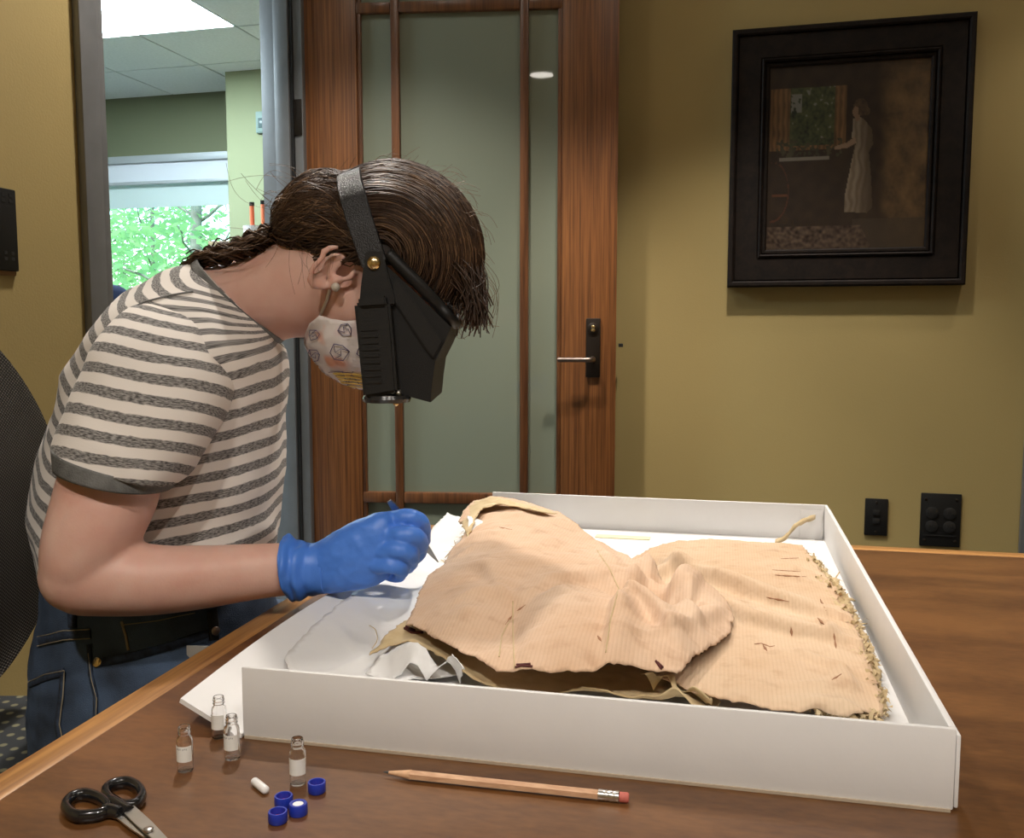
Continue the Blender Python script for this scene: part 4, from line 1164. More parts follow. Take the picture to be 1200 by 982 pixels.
# ------------------------------------------------------------------ small things on the table
M_glass, nt, b = newmat('vial_glass')
b.inputs['Base Color'].default_value = (1, 1, 1, 1); b.inputs['Roughness'].default_value = 0.0
b.inputs['Transmission Weight'].default_value = 1.0; b.inputs['IOR'].default_value = 1.45
M_label = plain('paper_label', (0.74, 0.73, 0.69), 0.7)
M_ink = plain('label_ink', (0.30, 0.30, 0.30), 0.8)
def vial(px, py, ang, label, writing):
    base = PZ(px, py, TZ) + Vector((0, 0.0055, 0)); base.z = TZ + 0.0004
    t = empty('glass_vial', base, label, 'vial', 'open glass vials beside the box')
    prof = [(0.0045, 0), (0.0055, 0.0003), (0.0059, 0.0012), (0.0059, 0.0235), (0.0056, 0.0255), (0.0042, 0.0272), (0.0041, 0.0282), (0.0047, 0.0287), (0.0047, 0.0296), (0.0041, 0.0301), (0.0041, 0.0308), (0.0047, 0.0313), (0.0047, 0.0322), (0.0042, 0.0327), (0.0043, 0.0340), (0.0040, 0.0345),
            (0.0032, 0.0343), (0.0031, 0.0275), (0.0047, 0.0248), (0.0051, 0.023), (0.0051, 0.0018), (0.0040, 0.0012), (0.0005, 0.0011)]
    v, f = lathe(prof, 32, base); mesh('vial_body', v, f, M_glass, t, True, auto=60)
    n = 18; V = []; Fc = []
    for i in range(n + 1):
        an = ang - 1.25 + 2.5 * i / n
        for r_, z_ in ((0.00602, 0.0085), (0.00602, 0.0205), (0.00618, 0.0205), (0.00618, 0.0085)):
            V.append(base + Vector((r_ * math.cos(an), r_ * math.sin(an), z_)))
    for i in range(n):
        for k in range(4): Fc.append((i * 4 + k, i * 4 + (k + 1) % 4, i * 4 + 4 + (k + 1) % 4, i * 4 + 4 + k))
    Fc += [(0, 1, 2, 3), tuple(range(n * 4, n * 4 + 4))]
    lb = mesh('label', V, Fc, M_label, t, True, auto=40)
    if writing:
        for k in range(7):
            an = ang - 0.7 + k * 0.17 * (1.2 if k > 3 else 1)
            V = []
            for dd, z_ in ((-0.05, 0.0178), (0.05, 0.0178), (0.05, 0.0190), (-0.05, 0.0190)):
                V.append(base + Vector((0.00622 * math.cos(an + dd), 0.00622 * math.sin(an + dd), z_ + 0.0003 * (k % 2))))
            mesh('pen_mark', V, [(0, 1, 2, 3)], M_ink, lb, False)
vial(214.5, 907, -1.6, 'clear glass vial with a wide paper label, nearest the scissors', True)
vial(255, 868, -1.95, 'clear glass vial standing against the folded down box side', False)
vial(270, 893, -1.75, 'clear glass vial with a marked label, beside the vial at the folded box side', True)
vial(347.5, 923, -1.5, 'clear glass vial with a plain label, next to the blue caps', False)

M_cap = plain('cap_blue', (0.014, 0.035, 0.36), 0.4)
M_septum = plain('septum_red', (0.55, 0.045, 0.06), 0.5)
M_septw = plain('septum_white', (0.85, 0.85, 0.86), 0.4)
def cap(px, py, up, label):
    base = PZ(px, py, TZ) + Vector((0, 0.004, 0)); base.z = TZ + 0.0003
    t = empty('screw_cap', base, label, 'cap', 'blue screw caps on the table')
    n = 36; R0 = 0.0064; H_ = 0.0076
    def rg(r_, z_, kn=0.0):
        return np.array([(base.x + (r_ + kn * (k % 2)) * math.cos(2 * math.pi * k / n), base.y + (r_ + kn * (k % 2)) * math.sin(2 * math.pi * k / n), base.z + z_) for k in range(n)])
    if up:
        v, f = loft([rg(R0 - .0003, 0), rg(R0, .0004, -.0002), rg(R0, H_ - .0012, -.0002), rg(R0 - .0006, H_), rg(0.0040, H_), rg(0.0038, H_ - .0008)])
        mesh('cap_shell', v, f, M_cap, t, True, auto=40)
        v, f = loft([rg(0.0037, H_ - .0009), rg(0.0036, H_ - .0004)]); mesh('septum', v, f, M_septw, t, True, auto=40)
    else:
        v, f = loft([rg(R0 - .0006, 0), rg(R0, .0008, -.0002), rg(R0, H_ - .0004, -.0002), rg(R0 - .0003, H_), rg(0.0051, H_), rg(0.0049, H_ - .0008), rg(0.0050, .0021)])
        mesh('cap_shell', v, f, M_cap, t, True, auto=40)
        v, f = loft([rg(0.0047, .0022), rg(0.0046, .0029)]); mesh('septum', v, f, M_septum, t, True, auto=40)
cap(370, 931.5, False, 'upturned blue cap with red septum, alone beside the vial')
cap(331, 948, False, 'upturned blue cap with red septum, behind the other caps of the cluster')
cap(348, 957.5, True, 'blue cap standing right way up with a white septum')
cap(324, 967, False, 'upturned blue cap with red septum, foremost of the cluster')
p0, p1 = PZ(297.5, 915, TZ + .003), PZ(312, 926.5, TZ + .003)
dd = (p1 - p0).normalized(); LL = (p1 - p0).length
prof = [(-0.0006, 0.0012), (0.0, 0.0024), (0.0012, 0.003), (LL - 0.0012, 0.003), (LL, 0.0024), (LL + .0006, 0.0012)]
v, f = tube([p0 + dd * q[0] for q in prof], [q[1] for q in prof], 16)
props(mesh('plastic_capsule', v, f, plain('milky_plastic', (0.78, 0.77, 0.76), 0.3), None, True, auto=50), 'small white plastic capsule lying between the vials', 'capsule')

# pencil
PR = 0.0037
pz = lambda x, y: PZ(x, y, TZ + PR + 0.0003)
P0, P1, P2, P3, P4, P5 = pz(449.5, 904.5), pz(455, 905.4), pz(480, 908), pz(702, 931.5), pz(726, 934), pz(737, 935)
ax_ = (P5 - P0).normalized()
def along(P): return P0 + ax_ * (P - P0).dot(ax_)
pen = empty('pencil', along(P3), 'natural wood pencil with a pink eraser lying along the box front', 'pencil')
M_pencil = wood('pencil_wood', (0.50, 0.28, 0.16), (0.66, 0.42, 0.26), 0.45, (0, 0, 0.3), (40, 200, 200))
M_pencil2 = plain('sharpened_wood', (0.62, 0.38, 0.22), 0.7, var=0.1, vscale=300)
M_lead = plain('graphite', (0.05, 0.05, 0.05), 0.4)
M_eraser = plain('eraser_pink', (0.50, 0.13, 0.10), 0.7)
v, f = tube([along(P2), along(P3)], PR, 6); mesh('barrel', v, f, M_pencil, pen, False)
v, f = tube([along(P1), along(P2) + ax_ * 0.0008], [0.0010, PR * 0.97], 18); mesh('sharpened_cone', v, f, M_pencil2, pen, True, auto=50)
v, f = tube([along(P0), along(P1) + ax_ * .0003], [0.0003, 0.0011], 12); mesh('lead', v, f, M_lead, pen, True, auto=50)
L_ = (along(P4) - along(P3)).length
fp = [along(P3) - ax_ * .0005 + ax_ * (L_ * q / 16) for q in range(17)]
v, f = tube(fp, [PR * (1.06 if q not in (4, 5, 7, 8, 11, 12) else 0.99) for q in range(17)], 20); mesh('ferrule', v, f, M_metal, pen, True, auto=60)
v, f = tube([along(P4), along(P5) - ax_ * 0.001, along(P5)], [PR * 0.96, PR * 0.96, PR * 0.75], 18); mesh('eraser', v, f, M_eraser, pen, True, auto=50)

# scissors
sc_ = empty('scissors', PZ(140, 950, TZ), 'small scissors with black loop handles and steel blades near the table edge', 'scissors')
M_bgloss = plain('black_gloss', (0.010, 0.010, 0.011), 0.18, coat=0.4)
def loop(pts, r_, z_):
    P = [np.array(PZ(x, y, TZ + z_)) for x, y in pts]
    n = len(P); out = []
    for i in range(n):
        for k in range(5):
            u = k / 5; p0, p1, p2, p3 = P[i - 1], P[i], P[(i + 1) % n], P[(i + 2) % n]
            out.append(0.5 * ((2 * p1) + (-p0 + p2) * u + (2 * p0 - 5 * p1 + 4 * p2 - p3) * u * u + (-p0 + 3 * p1 - 3 * p2 + p3) * u ** 3))
    m = len(out); rings = []
    for i in range(m):
        t = Vector(out[(i + 1) % m]) - Vector(out[i - 1]); t.normalize()
        a = ez; s = t.cross(a).normalized()
        rings.append(np.array([tuple(Vector(out[i]) + s * r_ * 0.75 * math.cos(q) + a * r_ * math.sin(q)) for q in np.linspace(0, 2 * math.pi, 10, endpoint=False)]))
    V, Fc = loft(rings + [rings[0]], False)
    return V, Fc
SZ = 0.0050
ringA = [(77, 945), (84, 935), (100, 931), (117, 936), (126, 945), (123, 952), (108, 956), (88, 956)]
ringB = [(124, 926), (134, 919), (150, 917), (162, 923), (166, 933), (158, 943), (143, 944), (129, 937)]
stemA = tube(catmull([PZ(119, 951, TZ + SZ), PZ(130, 950, TZ + SZ), PZ(141, 953, TZ + SZ)], 8), [0.0042, 0.005, 0.005, 0.005, 0.005, 0.0048, 0.0046, 0.0042], 10)
stemB = tube(catmull([PZ(128, 937, TZ + SZ), PZ(138, 944, TZ + SZ), PZ(151, 951, TZ + SZ)], 8), [0.0042, 0.0048, 0.005, 0.005, 0.005, 0.0048, 0.0046, 0.0042], 10)
v, f = merge(loop(ringA, 0.0046, SZ), stemA); mesh('loop_handle', v, f, M_bgloss, sc_, True, auto=60)
v, f = merge(loop(ringB, 0.0046, SZ), stemB); mesh('loop_handle', v, f, M_bgloss, sc_, True, auto=60)
def blade(p, q, w0, z_):
    A, B = PZ(*p, TZ + z_), PZ(*q, TZ + z_); d_ = (B - A).normalized(); B = A + d_ * 0.085
    s = d_.cross(ez)
    V = []
    for P_, w_ in ((A, w0), (A + d_ * 0.03, w0 * 1.05), (A + d_ * 0.06, w0 * 0.75), (B, 0.0008)):
        V += [P_ - s * w_ / 2, P_ + s * w_ / 2, P_ + s * w_ / 2 + ez * 0.0012, P_ - s * w_ / 2 + ez * 0.0016]
    Fc = [(i * 4 + k, i * 4 + (k + 1) % 4, i * 4 + 4 + (k + 1) % 4, i * 4 + 4 + k) for i in range(3) for k in range(4)] + [(0, 1, 2, 3), (12, 13, 14, 15)]
    return V, Fc
v, f = blade((137, 951), (176, 980), 0.0095, 0.0028); mesh('blade', v, f, M_metal, sc_, False)
v, f = blade((149, 948), (182, 979), 0.0085, 0.0048); mesh('blade', v, f, M_metal, sc_, False)
v, f = lathe([(0.0032, 0.0), (0.0032, 0.0012), (0.0020, 0.0018)], 16, PZ(174, 973, TZ + 0.0064)); mesh('pivot_screw', v, f, M_metal, sc_, True, auto=40)

# ------------------------------------------------------------------ office chair behind the person
chr_ = empty('office_chair', (-0.60, 1.27, 0), 'office chair with black mesh back and dotted dark seat behind the person', 'chair')
M_meshback, nt, b = newmat('woven_mesh_back')
tc = N(nt, 'ShaderNodeTexCoord'); sp = N(nt, 'ShaderNodeSeparateXYZ'); nt.links.new(tc.outputs['Object'], sp.inputs[0])
sn = []
for k_, (ax_i, fr_q) in enumerate(((1, 1050.0), (2, 1250.0))):
    mu = N(nt, 'ShaderNodeMath', operation='MULTIPLY'); mu.inputs[1].default_value = fr_q
    nt.links.new(sp.outputs[ax_i], mu.inputs[0]); s_n = N(nt, 'ShaderNodeMath', operation='SINE'); nt.links.new(mu.outputs[0], s_n.inputs[0]); sn.append(s_n)
ad = N(nt, 'ShaderNodeMath', operation='MULTIPLY'); nt.links.new(sn[0].outputs[0], ad.inputs[0]); nt.links.new(sn[1].outputs[0], ad.inputs[1])
rm = N(nt, 'ShaderNodeValToRGB'); rm.color_ramp.elements[0].color = (0.012, 0.010, 0.009, 1); rm.color_ramp.elements[1].color = (0.17, 0.15, 0.13, 1)
rm.color_ramp.elements[0].position = 0.05; rm.color_ramp.elements[1].position = 0.7
nt.links.new(ad.outputs[0], rm.inputs[0]); nt.links.new(rm.outputs[0], b.inputs['Base Color']); b.inputs['Roughness'].default_value = 0.5
bpn = N(nt, 'ShaderNodeBump'); bpn.inputs['Strength'].default_value = 0.6; bpn.inputs['Distance'].default_value = 0.001
nt.links.new(ad.outputs[0], bpn.inputs['Height']); nt.links.new(bpn.outputs[0], b.inputs['Normal'])
# back panel: a rounded shield, width along Y, slightly dished
YF, XB = 1.40, -0.702
yc, hwid = YF - 0.235, 0.235
V, Fc = [], []
nz, ny = 40, 24
zlo, zhi = 0.555, 1.14
for j in range(nz + 1):
    s = j / nz
    z = zlo + (zhi - zlo) * s
    wv = abs(2 * (s - 0.44) / (1.12 if s > 0.44 else 0.88))
    half = hwid * max(0.0, 1 - min(1, wv) ** 2.1) ** 0.75 + 0.004
    xo = XB - 0.05 * (s - 0.4) ** 2 * 4 + 0.01
    for i in range(ny + 1):
        q = 2 * i / ny - 1
        V.append((xo + 0.035 * q * q * 0.6 - 0.02, yc + half * q, z))
for j in range(nz):
    for i in range(ny):
        a = j * (ny + 1) + i; Fc.append((a, a + 1, a + ny + 2, a + ny + 1))
V, Fc = modbake(V, Fc, [('SOLIDIFY', dict(thickness=0.03, offset=0.0)), ('BEVEL', dict(width=0.006, segments=2))])
mesh('mesh_back', V, Fc, M_meshback, chr_, True, auto=50)
M_dots, nt, b = newmat('dotted_upholstery')
tc = N(nt, 'ShaderNodeTexCoord'); mp = N(nt, 'ShaderNodeMapping'); mp.inputs['Scale'].default_value = (44, 44, 44); mp.inputs['Rotation'].default_value = (0, 0, 0.5)
vo = N(nt, 'ShaderNodeTexVoronoi'); vo.voronoi_dimensions = '2D'; vo.inputs['Scale'].default_value = 1.0; vo.inputs['Randomness'].default_value = 0.12
nt.links.new(tc.outputs['Object'], mp.inputs[0]); nt.links.new(mp.outputs[0], vo.inputs['Vector'])
rm = N(nt, 'ShaderNodeValToRGB'); e = rm.color_ramp.elements
e[0].position = 0.17; e[0].color = (0.20, 0.19, 0.115, 1); e[1].position = 0.26; e[1].color = (0.030, 0.034, 0.038, 1)
nt.links.new(vo.outputs['Distance'], rm.inputs[0]); nt.links.new(rm.outputs[0], b.inputs['Base Color']); b.inputs['Roughness'].default_value = 0.95
bm = fbox(Vector((-0.86, 1.03, 0.43)), Vector((0.52, 0, 0)), Vector((0, 0.50, 0)), Vector((0, 0, 0.085)))
bmesh.ops.bevel(bm, geom=[e_ for e_ in bm.edges if abs(e_.verts[0].co.z - e_.verts[1].co.z) > .05], offset=0.12, segments=6, affect='EDGES')
bmesh.ops.bevel(bm, geom=[e_ for e_ in bm.edges if abs(e_.verts[0].co.z - e_.verts[1].co.z) < .001 and len(e_.link_faces) == 2 and e_.calc_face_angle(0) > 1.0], offset=0.028, segments=4, affect='EDGES')
from_bm('seat', bm, M_dots, chr_, True, auto=45)
v, f = tube([(-0.60, 1.28, 0.08), (-0.60, 1.28, 0.43)], 0.03, 14); mesh('column', v, f, M_black, chr_)
v, f = tube(catmull([(-0.70, 1.165, 0.42), (-0.80, 1.165, 0.43), (-0.79, 1.165, 0.60), (-0.765, 1.165, 0.75)], 14), 0.022, 10); mesh('back_post', v, f, M_black, chr_)
for k in range(5):
    an = k * 2 * math.pi / 5 + 0.3
    d_ = Vector((math.cos(an), math.sin(an), 0)); c0 = Vector((-0.60, 1.28, 0.09))
    v, f = tube([c0, c0 + d_ * 0.29 - ez * 0.02], [0.028, 0.018], 10); ar_ = mesh('base_arm', v, f, M_black, chr_)
    V, Fc = ellipsoid(c0 + d_ * 0.29 - ez * 0.057, (Vector((0.028, 0, 0)), Vector((0, 0.028, 0)), ez * 0.033)); mesh('caster', V, Fc, M_black, ar_)

# ------------------------------------------------------------------ the person at the table
per = empty('person', (-0.50, 1.22, 0), 'seated person in a striped shirt and floral face mask leaning over the box with tweezers', 'person')
YH = 1.15
KH = YH / 1100.0
ca_, sa_ = 0.62, 0.785
F3 = Vector((ca_, 0, -sa_)); U3 = Vector((sa_, 0, ca_)); Y3 = Vector((0, 1, 0))
HC = W(463, 288, YH)
def H(f, u, y=0.0): return HC + F3 * f + U3 * u + Y3 * y
def EL(c, rf, ru, ry, n=28, m=18): return ellipsoid(c, (F3 * rf, U3 * ru, Y3 * ry), n, m)

def limb(secs, m=26, n=28, e=2.1, skew=0.0):
    """secs: (L pixel, R pixel, depth, half depth)"""
    rr = [ring(np.array(W(*L_, Y_)), np.array(W(*R_, Y_)), h_, n, e) for L_, R_, Y_, h_ in secs]
    for q_, sc_q in zip(rr, secs): q_[:, 0] += skew * (sc_q[2] - q_[:, 1])
    return catmull(rr, m)

# --- body: torso core, neck, head, arms grown into one surface
torso_secs = [((50, 662), (318, 642), 1.22, .160), ((47, 640), (322, 622), 1.22, .160), ((47, 598), (324, 590), 1.22, .163), ((51, 548), (329, 552), 1.22, .168), ((70, 484), (331, 506), 1.22, .174), ((95, 424), (333, 466), 1.22, .180),
              ((131, 371), (333, 432), 1.215, .180), ((166, 339), (330, 413), 1.21, .150), ((203, 318), (328, 404), 1.20, .105), ((235, 308), (326, 399), 1.19, .070)]
SKEW = 0.17
core = []
for L_, R_, Y_, h_ in torso_secs:
    cx, cy = (L_[0] + R_[0]) / 2, (L_[1] + R_[1]) / 2
    k = 0.90
    core.append(((cx + (L_[0] - cx) * k, cy + (L_[1] - cy) * k), (cx + (R_[0] - cx) * k, cy + (R_[1] - cy) * k), Y_, h_ - 0.014))
parts = [loft(limb(core, 30, skew=SKEW))]
parts.append(loft(catmull([ring(np.array(W(*a_, Y_)), np.array(W(*b_, Y_)), h_, 28, 2.0) for a_, b_, Y_, h_ in
     (((222, 318), (318, 408), 1.20, .075), ((248, 312), (330, 400), 1.19, .062), ((285, 302), (345, 396), 1.175, .054), ((330, 280), (372, 396), 1.16, .052), ((370, 265), (400, 392), 1.15, .052))], 16)))
parts.append(EL(H(-.002, -.012), .098, .088, .073))                      # skull
parts.append(EL(H(.030, -.070), .062, .060, .062))                      # mid face
parts.append(EL(H(.045, -.100), .046, .052, .052))                      # jaw
parts.append(EL(H(.066, -.136), .020, .018, .024))                      # chin
parts.append(EL(H(.078, -.035), .018, .030, .045))                      # brow and eyes block
parts.append(loft(catmull([np.array([tuple(H(f_ + r_ * math.cos(t), u_ , 0) + Y3 * (w_ * math.sin(t))) for t in np.linspace(0, 2 * math.pi, 14, endpoint=False)]) for f_, u_, r_, w_ in
     ((.082, -.030, .010, .008), (.092, -.055, .013, .009), (.100, -.076, .017, .014), (.094, -.088, .012, .012))], 10)))   # nose
parts.append(EL(H(.088, -.107), .010, .009, .022))                      # lips
# ears
for sgn in (-1, 1):
    E0 = Vector(W(404, 320, YH)); E0.y = YH + sgn * 0.073
    er = [E0 + (U3 * (0.029 * math.cos(t)) + F3 * (0.018 * math.sin(t) * (1.1 if math.cos(t) > 0 else 0.8))) + Y3 * sgn * (0.010 if abs(math.sin(t)) < .2 else 0.008 - 0.010 * math.sin(t)) for t in np.linspace(0.9, 5.6, 22)]
    parts.append(tube(er, 0.0042, 8))
    parts.append(ellipsoid(E0 - U3 * 0.024 - F3 * 0.002 + Y3 * sgn * 0.004, (U3 * 0.009, F3 * 0.008, Y3 * 0.005), 12, 8))
    parts.append(ellipsoid(E0 - F3 * 0.006, (U3 * 0.024, F3 * 0.012, Y3 * 0.004), 14, 8))
    parts.append(ellipsoid(E0 + F3 * 0.012 - U3 * 0.006 + Y3 * sgn * 0.002, (U3 * 0.007, F3 * 0.005, Y3 * 0.006), 10, 8))
# near arm
ua = limb([((135, 400), (262, 440), 1.07, .060), ((100, 470), (235, 505), 1.045, .058), ((80, 532), (193, 560), 1.025, .056), ((66, 580), (178, 602), 1.01, .054), ((54, 625), (160, 640), 1.00, .050), ((52, 665), (140, 672), 0.995, .043), ((66, 700), (120, 695), 0.995, .028)], 26)
fa = limb([((62, 655), (66, 700), 0.995, .026), ((98, 628), (86, 717), 0.995, .040), ((140, 633), (120, 720), 1.00, .043), ((185, 640), (180, 719), 1.01, .042), ((240, 640), (240, 712), 1.03, .038), ((295, 638), (298, 702), 1.05, .032), ((340, 637), (344, 696), 1.065, .028), ((375, 640), (378, 692), 1.075, .026)], 26)
parts += [loft(ua), loft(fa), ellipsoid(W(92, 673, 0.995), (Vector((.040, 0, 0)), Vector((0, .042, 0)), Vector((0, 0, .041))))]
# far arm, resting in the lap
ub = limb([((140, 400), (255, 440), 1.37, .055), ((125, 480), (220, 510), 1.385, .048), ((118, 560), (205, 580), 1.39, .044), ((120, 630), (200, 640), 1.385, .038)], 18)
fb = limb([((130, 620), (135, 690), 1.385, .036), ((180, 640), (180, 700), 1.38, .036), ((230, 668), (225, 722), 1.36, .030), ((265, 690), (258, 735), 1.34, .026)], 18)
parts += [loft(ub), loft(fb), ellipsoid(W(158, 650, 1.385), (Vector((.045, 0, 0)), Vector((0, .04, 0)), Vector((0, 0, .045))))]
parts.append(ellipsoid(W(285, 718, 1.335), (Vector((.035, 0, -.018)), Vector((0, .018, 0)), Vector((.016, 0, .03)))))
for k in range(4):
    a_ = W(298, 715 + 7 * k, 1.335 - .008 * k)
    parts.append(tube([a_, a_ + Vector((.03, -.01, -.015)), a_ + Vector((.045, -.02, -.035))], [.009, .0085, .007], 8))
a_ = W(280, 705, 1.32); parts.append(tube([a_, a_ + Vector((.025, -.02, 0)), a_ + Vector((.05, -.025, -.012))], [.011, .010, .008], 8))
bV, bF = merge(*parts)
bV, bF = voxel(bV, bF, 0.0036, 5, 0.5)
body = mesh('body', bV, bF, M_skin, per, True)
body_bvh = bvh_of(bV, bF)
for sgn in (-1, 1):                                                     # eyes, brows, lips
    v, f = ellipsoid(H(.084, -.042, sgn * .031), (F3 * .011, U3 * .008, Y3 * .013), 16, 10); ey = mesh('eye', v, f, M_eye, body)
    v, f = ellipsoid(H(.0935, -.042, sgn * .031), (F3 * .002, U3 * .005, Y3 * .005), 12, 8); mesh('iris', v, f, M_hair_base, ey)
    v, f = tube([H(.098, -.022, sgn * .014), H(.097, -.018, sgn * .032), H(.086, -.022, sgn * .050)], [.003, .0035, .0015], 8); mesh('eyebrow', v, f, M_hair_base, body)
v, f = ellipsoid(H(.094, -.107, 0), (F3 * .006, U3 * .006, Y3 * .020), 16, 8); mesh('lips', v, f, M_lips, body)
er_, en_ = cast(body_bvh, 393, 335, 0.002)
if er_ is None: er_ = W(393, 335, YH - .078)
M_pearl = plain('pearl', (0.50, 0.44, 0.36), 0.2)
v, f = ellipsoid(er_, (Vector((.0052, 0, 0)), Vector((0, .0052, 0)), Vector((0, 0, .0052))), 16, 10); mesh('earring', v, f, M_pearl, per)

# --- striped shirt
def uv_len(rings):
    """per vertex uv in metres: around and along"""
    m, n = len(rings), len(rings[0]); out = []
    vv = np.zeros(n)
    for i in range(m):
        if i: vv = vv + np.linalg.norm(rings[i] - rings[i - 1], axis=1)
        per_ = np.concatenate([[0], np.cumsum(np.linalg.norm(np.diff(rings[i], axis=0), axis=1))])
        out += [(per_[k] - per_[-1] / 2, vv[k]) for k in range(n)]
    return out
def back_sag(rings, uvs, A):
    n = len(rings[0]); out = []
    for i, (a, b_) in enumerate(uvs):
        t = 2 * math.pi * (i % n) / n; q = abs(t - math.pi) / (math.pi / 2)
        out.append((a, b_ + A * (sm(q, 0.0, 0.9) if q < 1 else 1 - 0.25 * (q - 1))))
    return out
def crease(rings, amp, fn):
    out = []
    m = len(rings)
    for i, r_ in enumerate(rings):
        c_ = r_.mean(axis=0); q = r_.copy()
        for k in range(len(r_)):
            d = r_[k] - c_; L = np.linalg.norm(d)
            if L > 1e-6: q[k] = r_[k] + d / L * amp * fn(Vector(r_[k]), i / (m - 1), k / len(r_))
        out.append(q)
    return out
def wrin(p, s, k):
    a = noise.noise(Vector((p.x * 9 + p.z * 5, p.y * 7, p.z * 9 - p.x * 5)))
    b_ = noise.noise(Vector((p.x * 26, p.y * 20, p.z * 26 + 4)))
    return (1 - 2.2 * abs(a)) * 0.8 + b_ * 0.45
sh_rings = limb(torso_secs, 84, 120, 2.2, SKEW)
sh_rings = crease(sh_rings, 0.0075, lambda p, s, k: wrin(p, s, k) * min(1, 8 * (1 - s)) )
V, Fc = loft(sh_rings, False)
shirt = mesh('shirt', V, Fc, M_shirt, per, True, uv=back_sag(sh_rings, uv_len(sh_rings), 0.075))
md = shirt.modifiers.new('cloth', 'SOLIDIFY'); md.thickness = 0.0025; md.offset = -1
def sleeve(secs, name):
    rg_ = limb(secs, 46, 72, 2.2)
    rg_ = crease(rg_, 0.0055, lambda p, s, k: wrin(p * 1.2, s, k) * (0.3 + 0.7 * s) )
    V, Fc = loft(rg_, False)
    uvv = uv_len(rg_)
    o = mesh(name, V, Fc, M_shirt, shirt, True, uv=[(a + .13, b_ + .011) for a, b_ in uvv])
    md = o.modifiers.new('cloth', 'SOLIDIFY'); md.thickness = 0.0025; md.offset = -1
    return rg_
slv = [((196, 352), (228, 360), 1.12, .030), ((160, 362), (256, 388), 1.095, .058), ((132, 388), (269, 436), 1.07, .070), ((112, 425), (262, 480), 1.053, .072), ((93, 468), (242, 515), 1.037, .070), ((80, 502), (219, 547), 1.025, .067), ((73, 521), (202, 564), 1.018, .066)]
rg_ = sleeve(slv, 'sleeve')
def cuffring(L0, R0, L1, R1, Y_, h_):
    a = [ring(np.array(W(*L0, Y_)), np.array(W(*R0, Y_)), h_, 64, 2.2), ring(np.array(W(*L1, Y_ - .003)), np.array(W(*R1, Y_ - .003)), h_ * 0.98, 64, 2.2)]
    rr_ = crease(catmull(a, 8), 0.003, wrin)
    V, Fc = loft(rr_, False)
    return V, Fc
V, Fc = cuffring((72, 519), (204, 560), (73, 544), (195, 574), 1.018, .0675)
o = mesh('sleeve_cuff', V, Fc, M_cuff, shirt, True); md = o.modifiers.new('cloth', 'SOLIDIFY'); md.thickness = 0.003; md.offset = 1
slf = [((190, 352), (226, 356), 1.31, .030), ((160, 356), (250, 368), 1.335, .052), ((136, 388), (262, 414), 1.355, .060), ((125, 424), (250, 458), 1.37, .060), ((120, 500), (226, 525), 1.385, .056)]
sleeve(slf, 'sleeve')
# shoulder, armhole and hem seams
shb = bvh_of(*merge(loft(sh_rings, False), loft(rg_, False)))
for ln_ in ([(142, 368), (170, 355), (200, 347), (226, 343)], [(75, 514), (110, 521), (150, 536), (202, 557)]):
    r_ = strip_on(shb, ln_, 0.0022, 0.0016, 0.0006)
    if r_: mesh('seam', r_[0], r_[1], M_cuff, shirt, True)
# collar band
cr = [ring(np.array(W(233, 308, 1.19)), np.array(W(326, 400, 1.19)), .0725, 72, 2.1), ring(np.array(W(238, 303.5, 1.187)), np.array(W(333, 395, 1.187)), .0685, 72, 2.1)]
cr = [cr[0] * (1 - t) + cr[1] * t for t in np.linspace(-0.35, 1, 6)]
V, Fc = loft(cr, False)
o = mesh('collar', V, Fc, M_cuff, shirt, True); md = o.modifiers.new('cloth', 'SOLIDIFY'); md.thickness = 0.003; md.offset = 1

# --- jeans
hip = limb([((60, 650), (312, 632), 1.22, .156), ((57, 690), (316, 675), 1.22, .160), ((53, 722), (322, 705), 1.22, .166), ((46, 760), (330, 740), 1.22, .174), ((44, 805), (342, 795), 1.22, .180), ((45, 855), (352, 855), 1.22, .182), ((54, 882), (352, 882), 1.22, .172), ((85, 896), (340, 896), 1.22, .15)], 30, 40, 2.2, SKEW)
parts = [loft(hip)]
for sgn in (-1, 1):
    yy = 1.22 + sgn * 0.095
    h0 = Vector((-0.47, yy, 0.603)); kn = Vector((-0.06, yy + sgn * 0.03, 0.600)); an = Vector((-0.10, yy + sgn * 0.03, 0.10))
    parts.append(tube(catmull([h0, h0.lerp(kn, .5), kn], 12), [.083 - .0020 * k for k in range(12)], 20))
    parts.append(ellipsoid(kn, (Vector((.062, 0, 0)), Vector((0, .06, 0)), Vector((0, 0, .062)))))
    parts.append(tube(catmull([kn, kn.lerp(an, .4) - Vector((.01, 0, 0)), an], 12), [.060 - .001 * k for k in range(12)], 18))
    so = [an + Vector((-.05, 0, -.035)), an + Vector((0, 0, -.03)), an + Vector((.09, 0, -.055)), an + Vector((.17, 0, -.065))]
    sv, sf = tube(catmull(so, 12), [.03 + .012 * math.sin(math.pi * q / 11) for q in range(12)], 14)
    sv = [(p[0], p[1], max(p[2], 0.002)) for p in sv]
    mesh('shoe', sv, sf, M_black, per, True)
jV, jF = voxel(*merge(*parts), 0.006, 6, 0.5)
def denimfold(p):
    p = Vector(p)
    return 0.0022 * (1 - 2 * abs(noise.noise(Vector((p.x * 12, p.y * 9, p.z * 30))))) + 0.001 * noise.noise(p * 60)
tmpb = bpy.data.meshes.new('t'); tmpb.from_pydata([tuple(v) for v in jV], [], jF); tmpb.update()
jV = [v.co + v.normal * denimfold(v.co) for v in tmpb.vertices]; bpy.data.meshes.remove(tmpb)
jeans = mesh('jeans', jV, jF, M_denim, per, True)
jb = bvh_of(jV, jF)
def jpart(name, line, w_, mat, off=0.0015, thick=0.0012):
    r_ = strip_on(jb, line, w_, off, thick)
    if r_: mesh(name, r_[0], r_[1], mat, jeans, True)
jpart('waistband_seam', [(46, 751), (75, 744), (107, 742)], 0.012, M_denim_d)
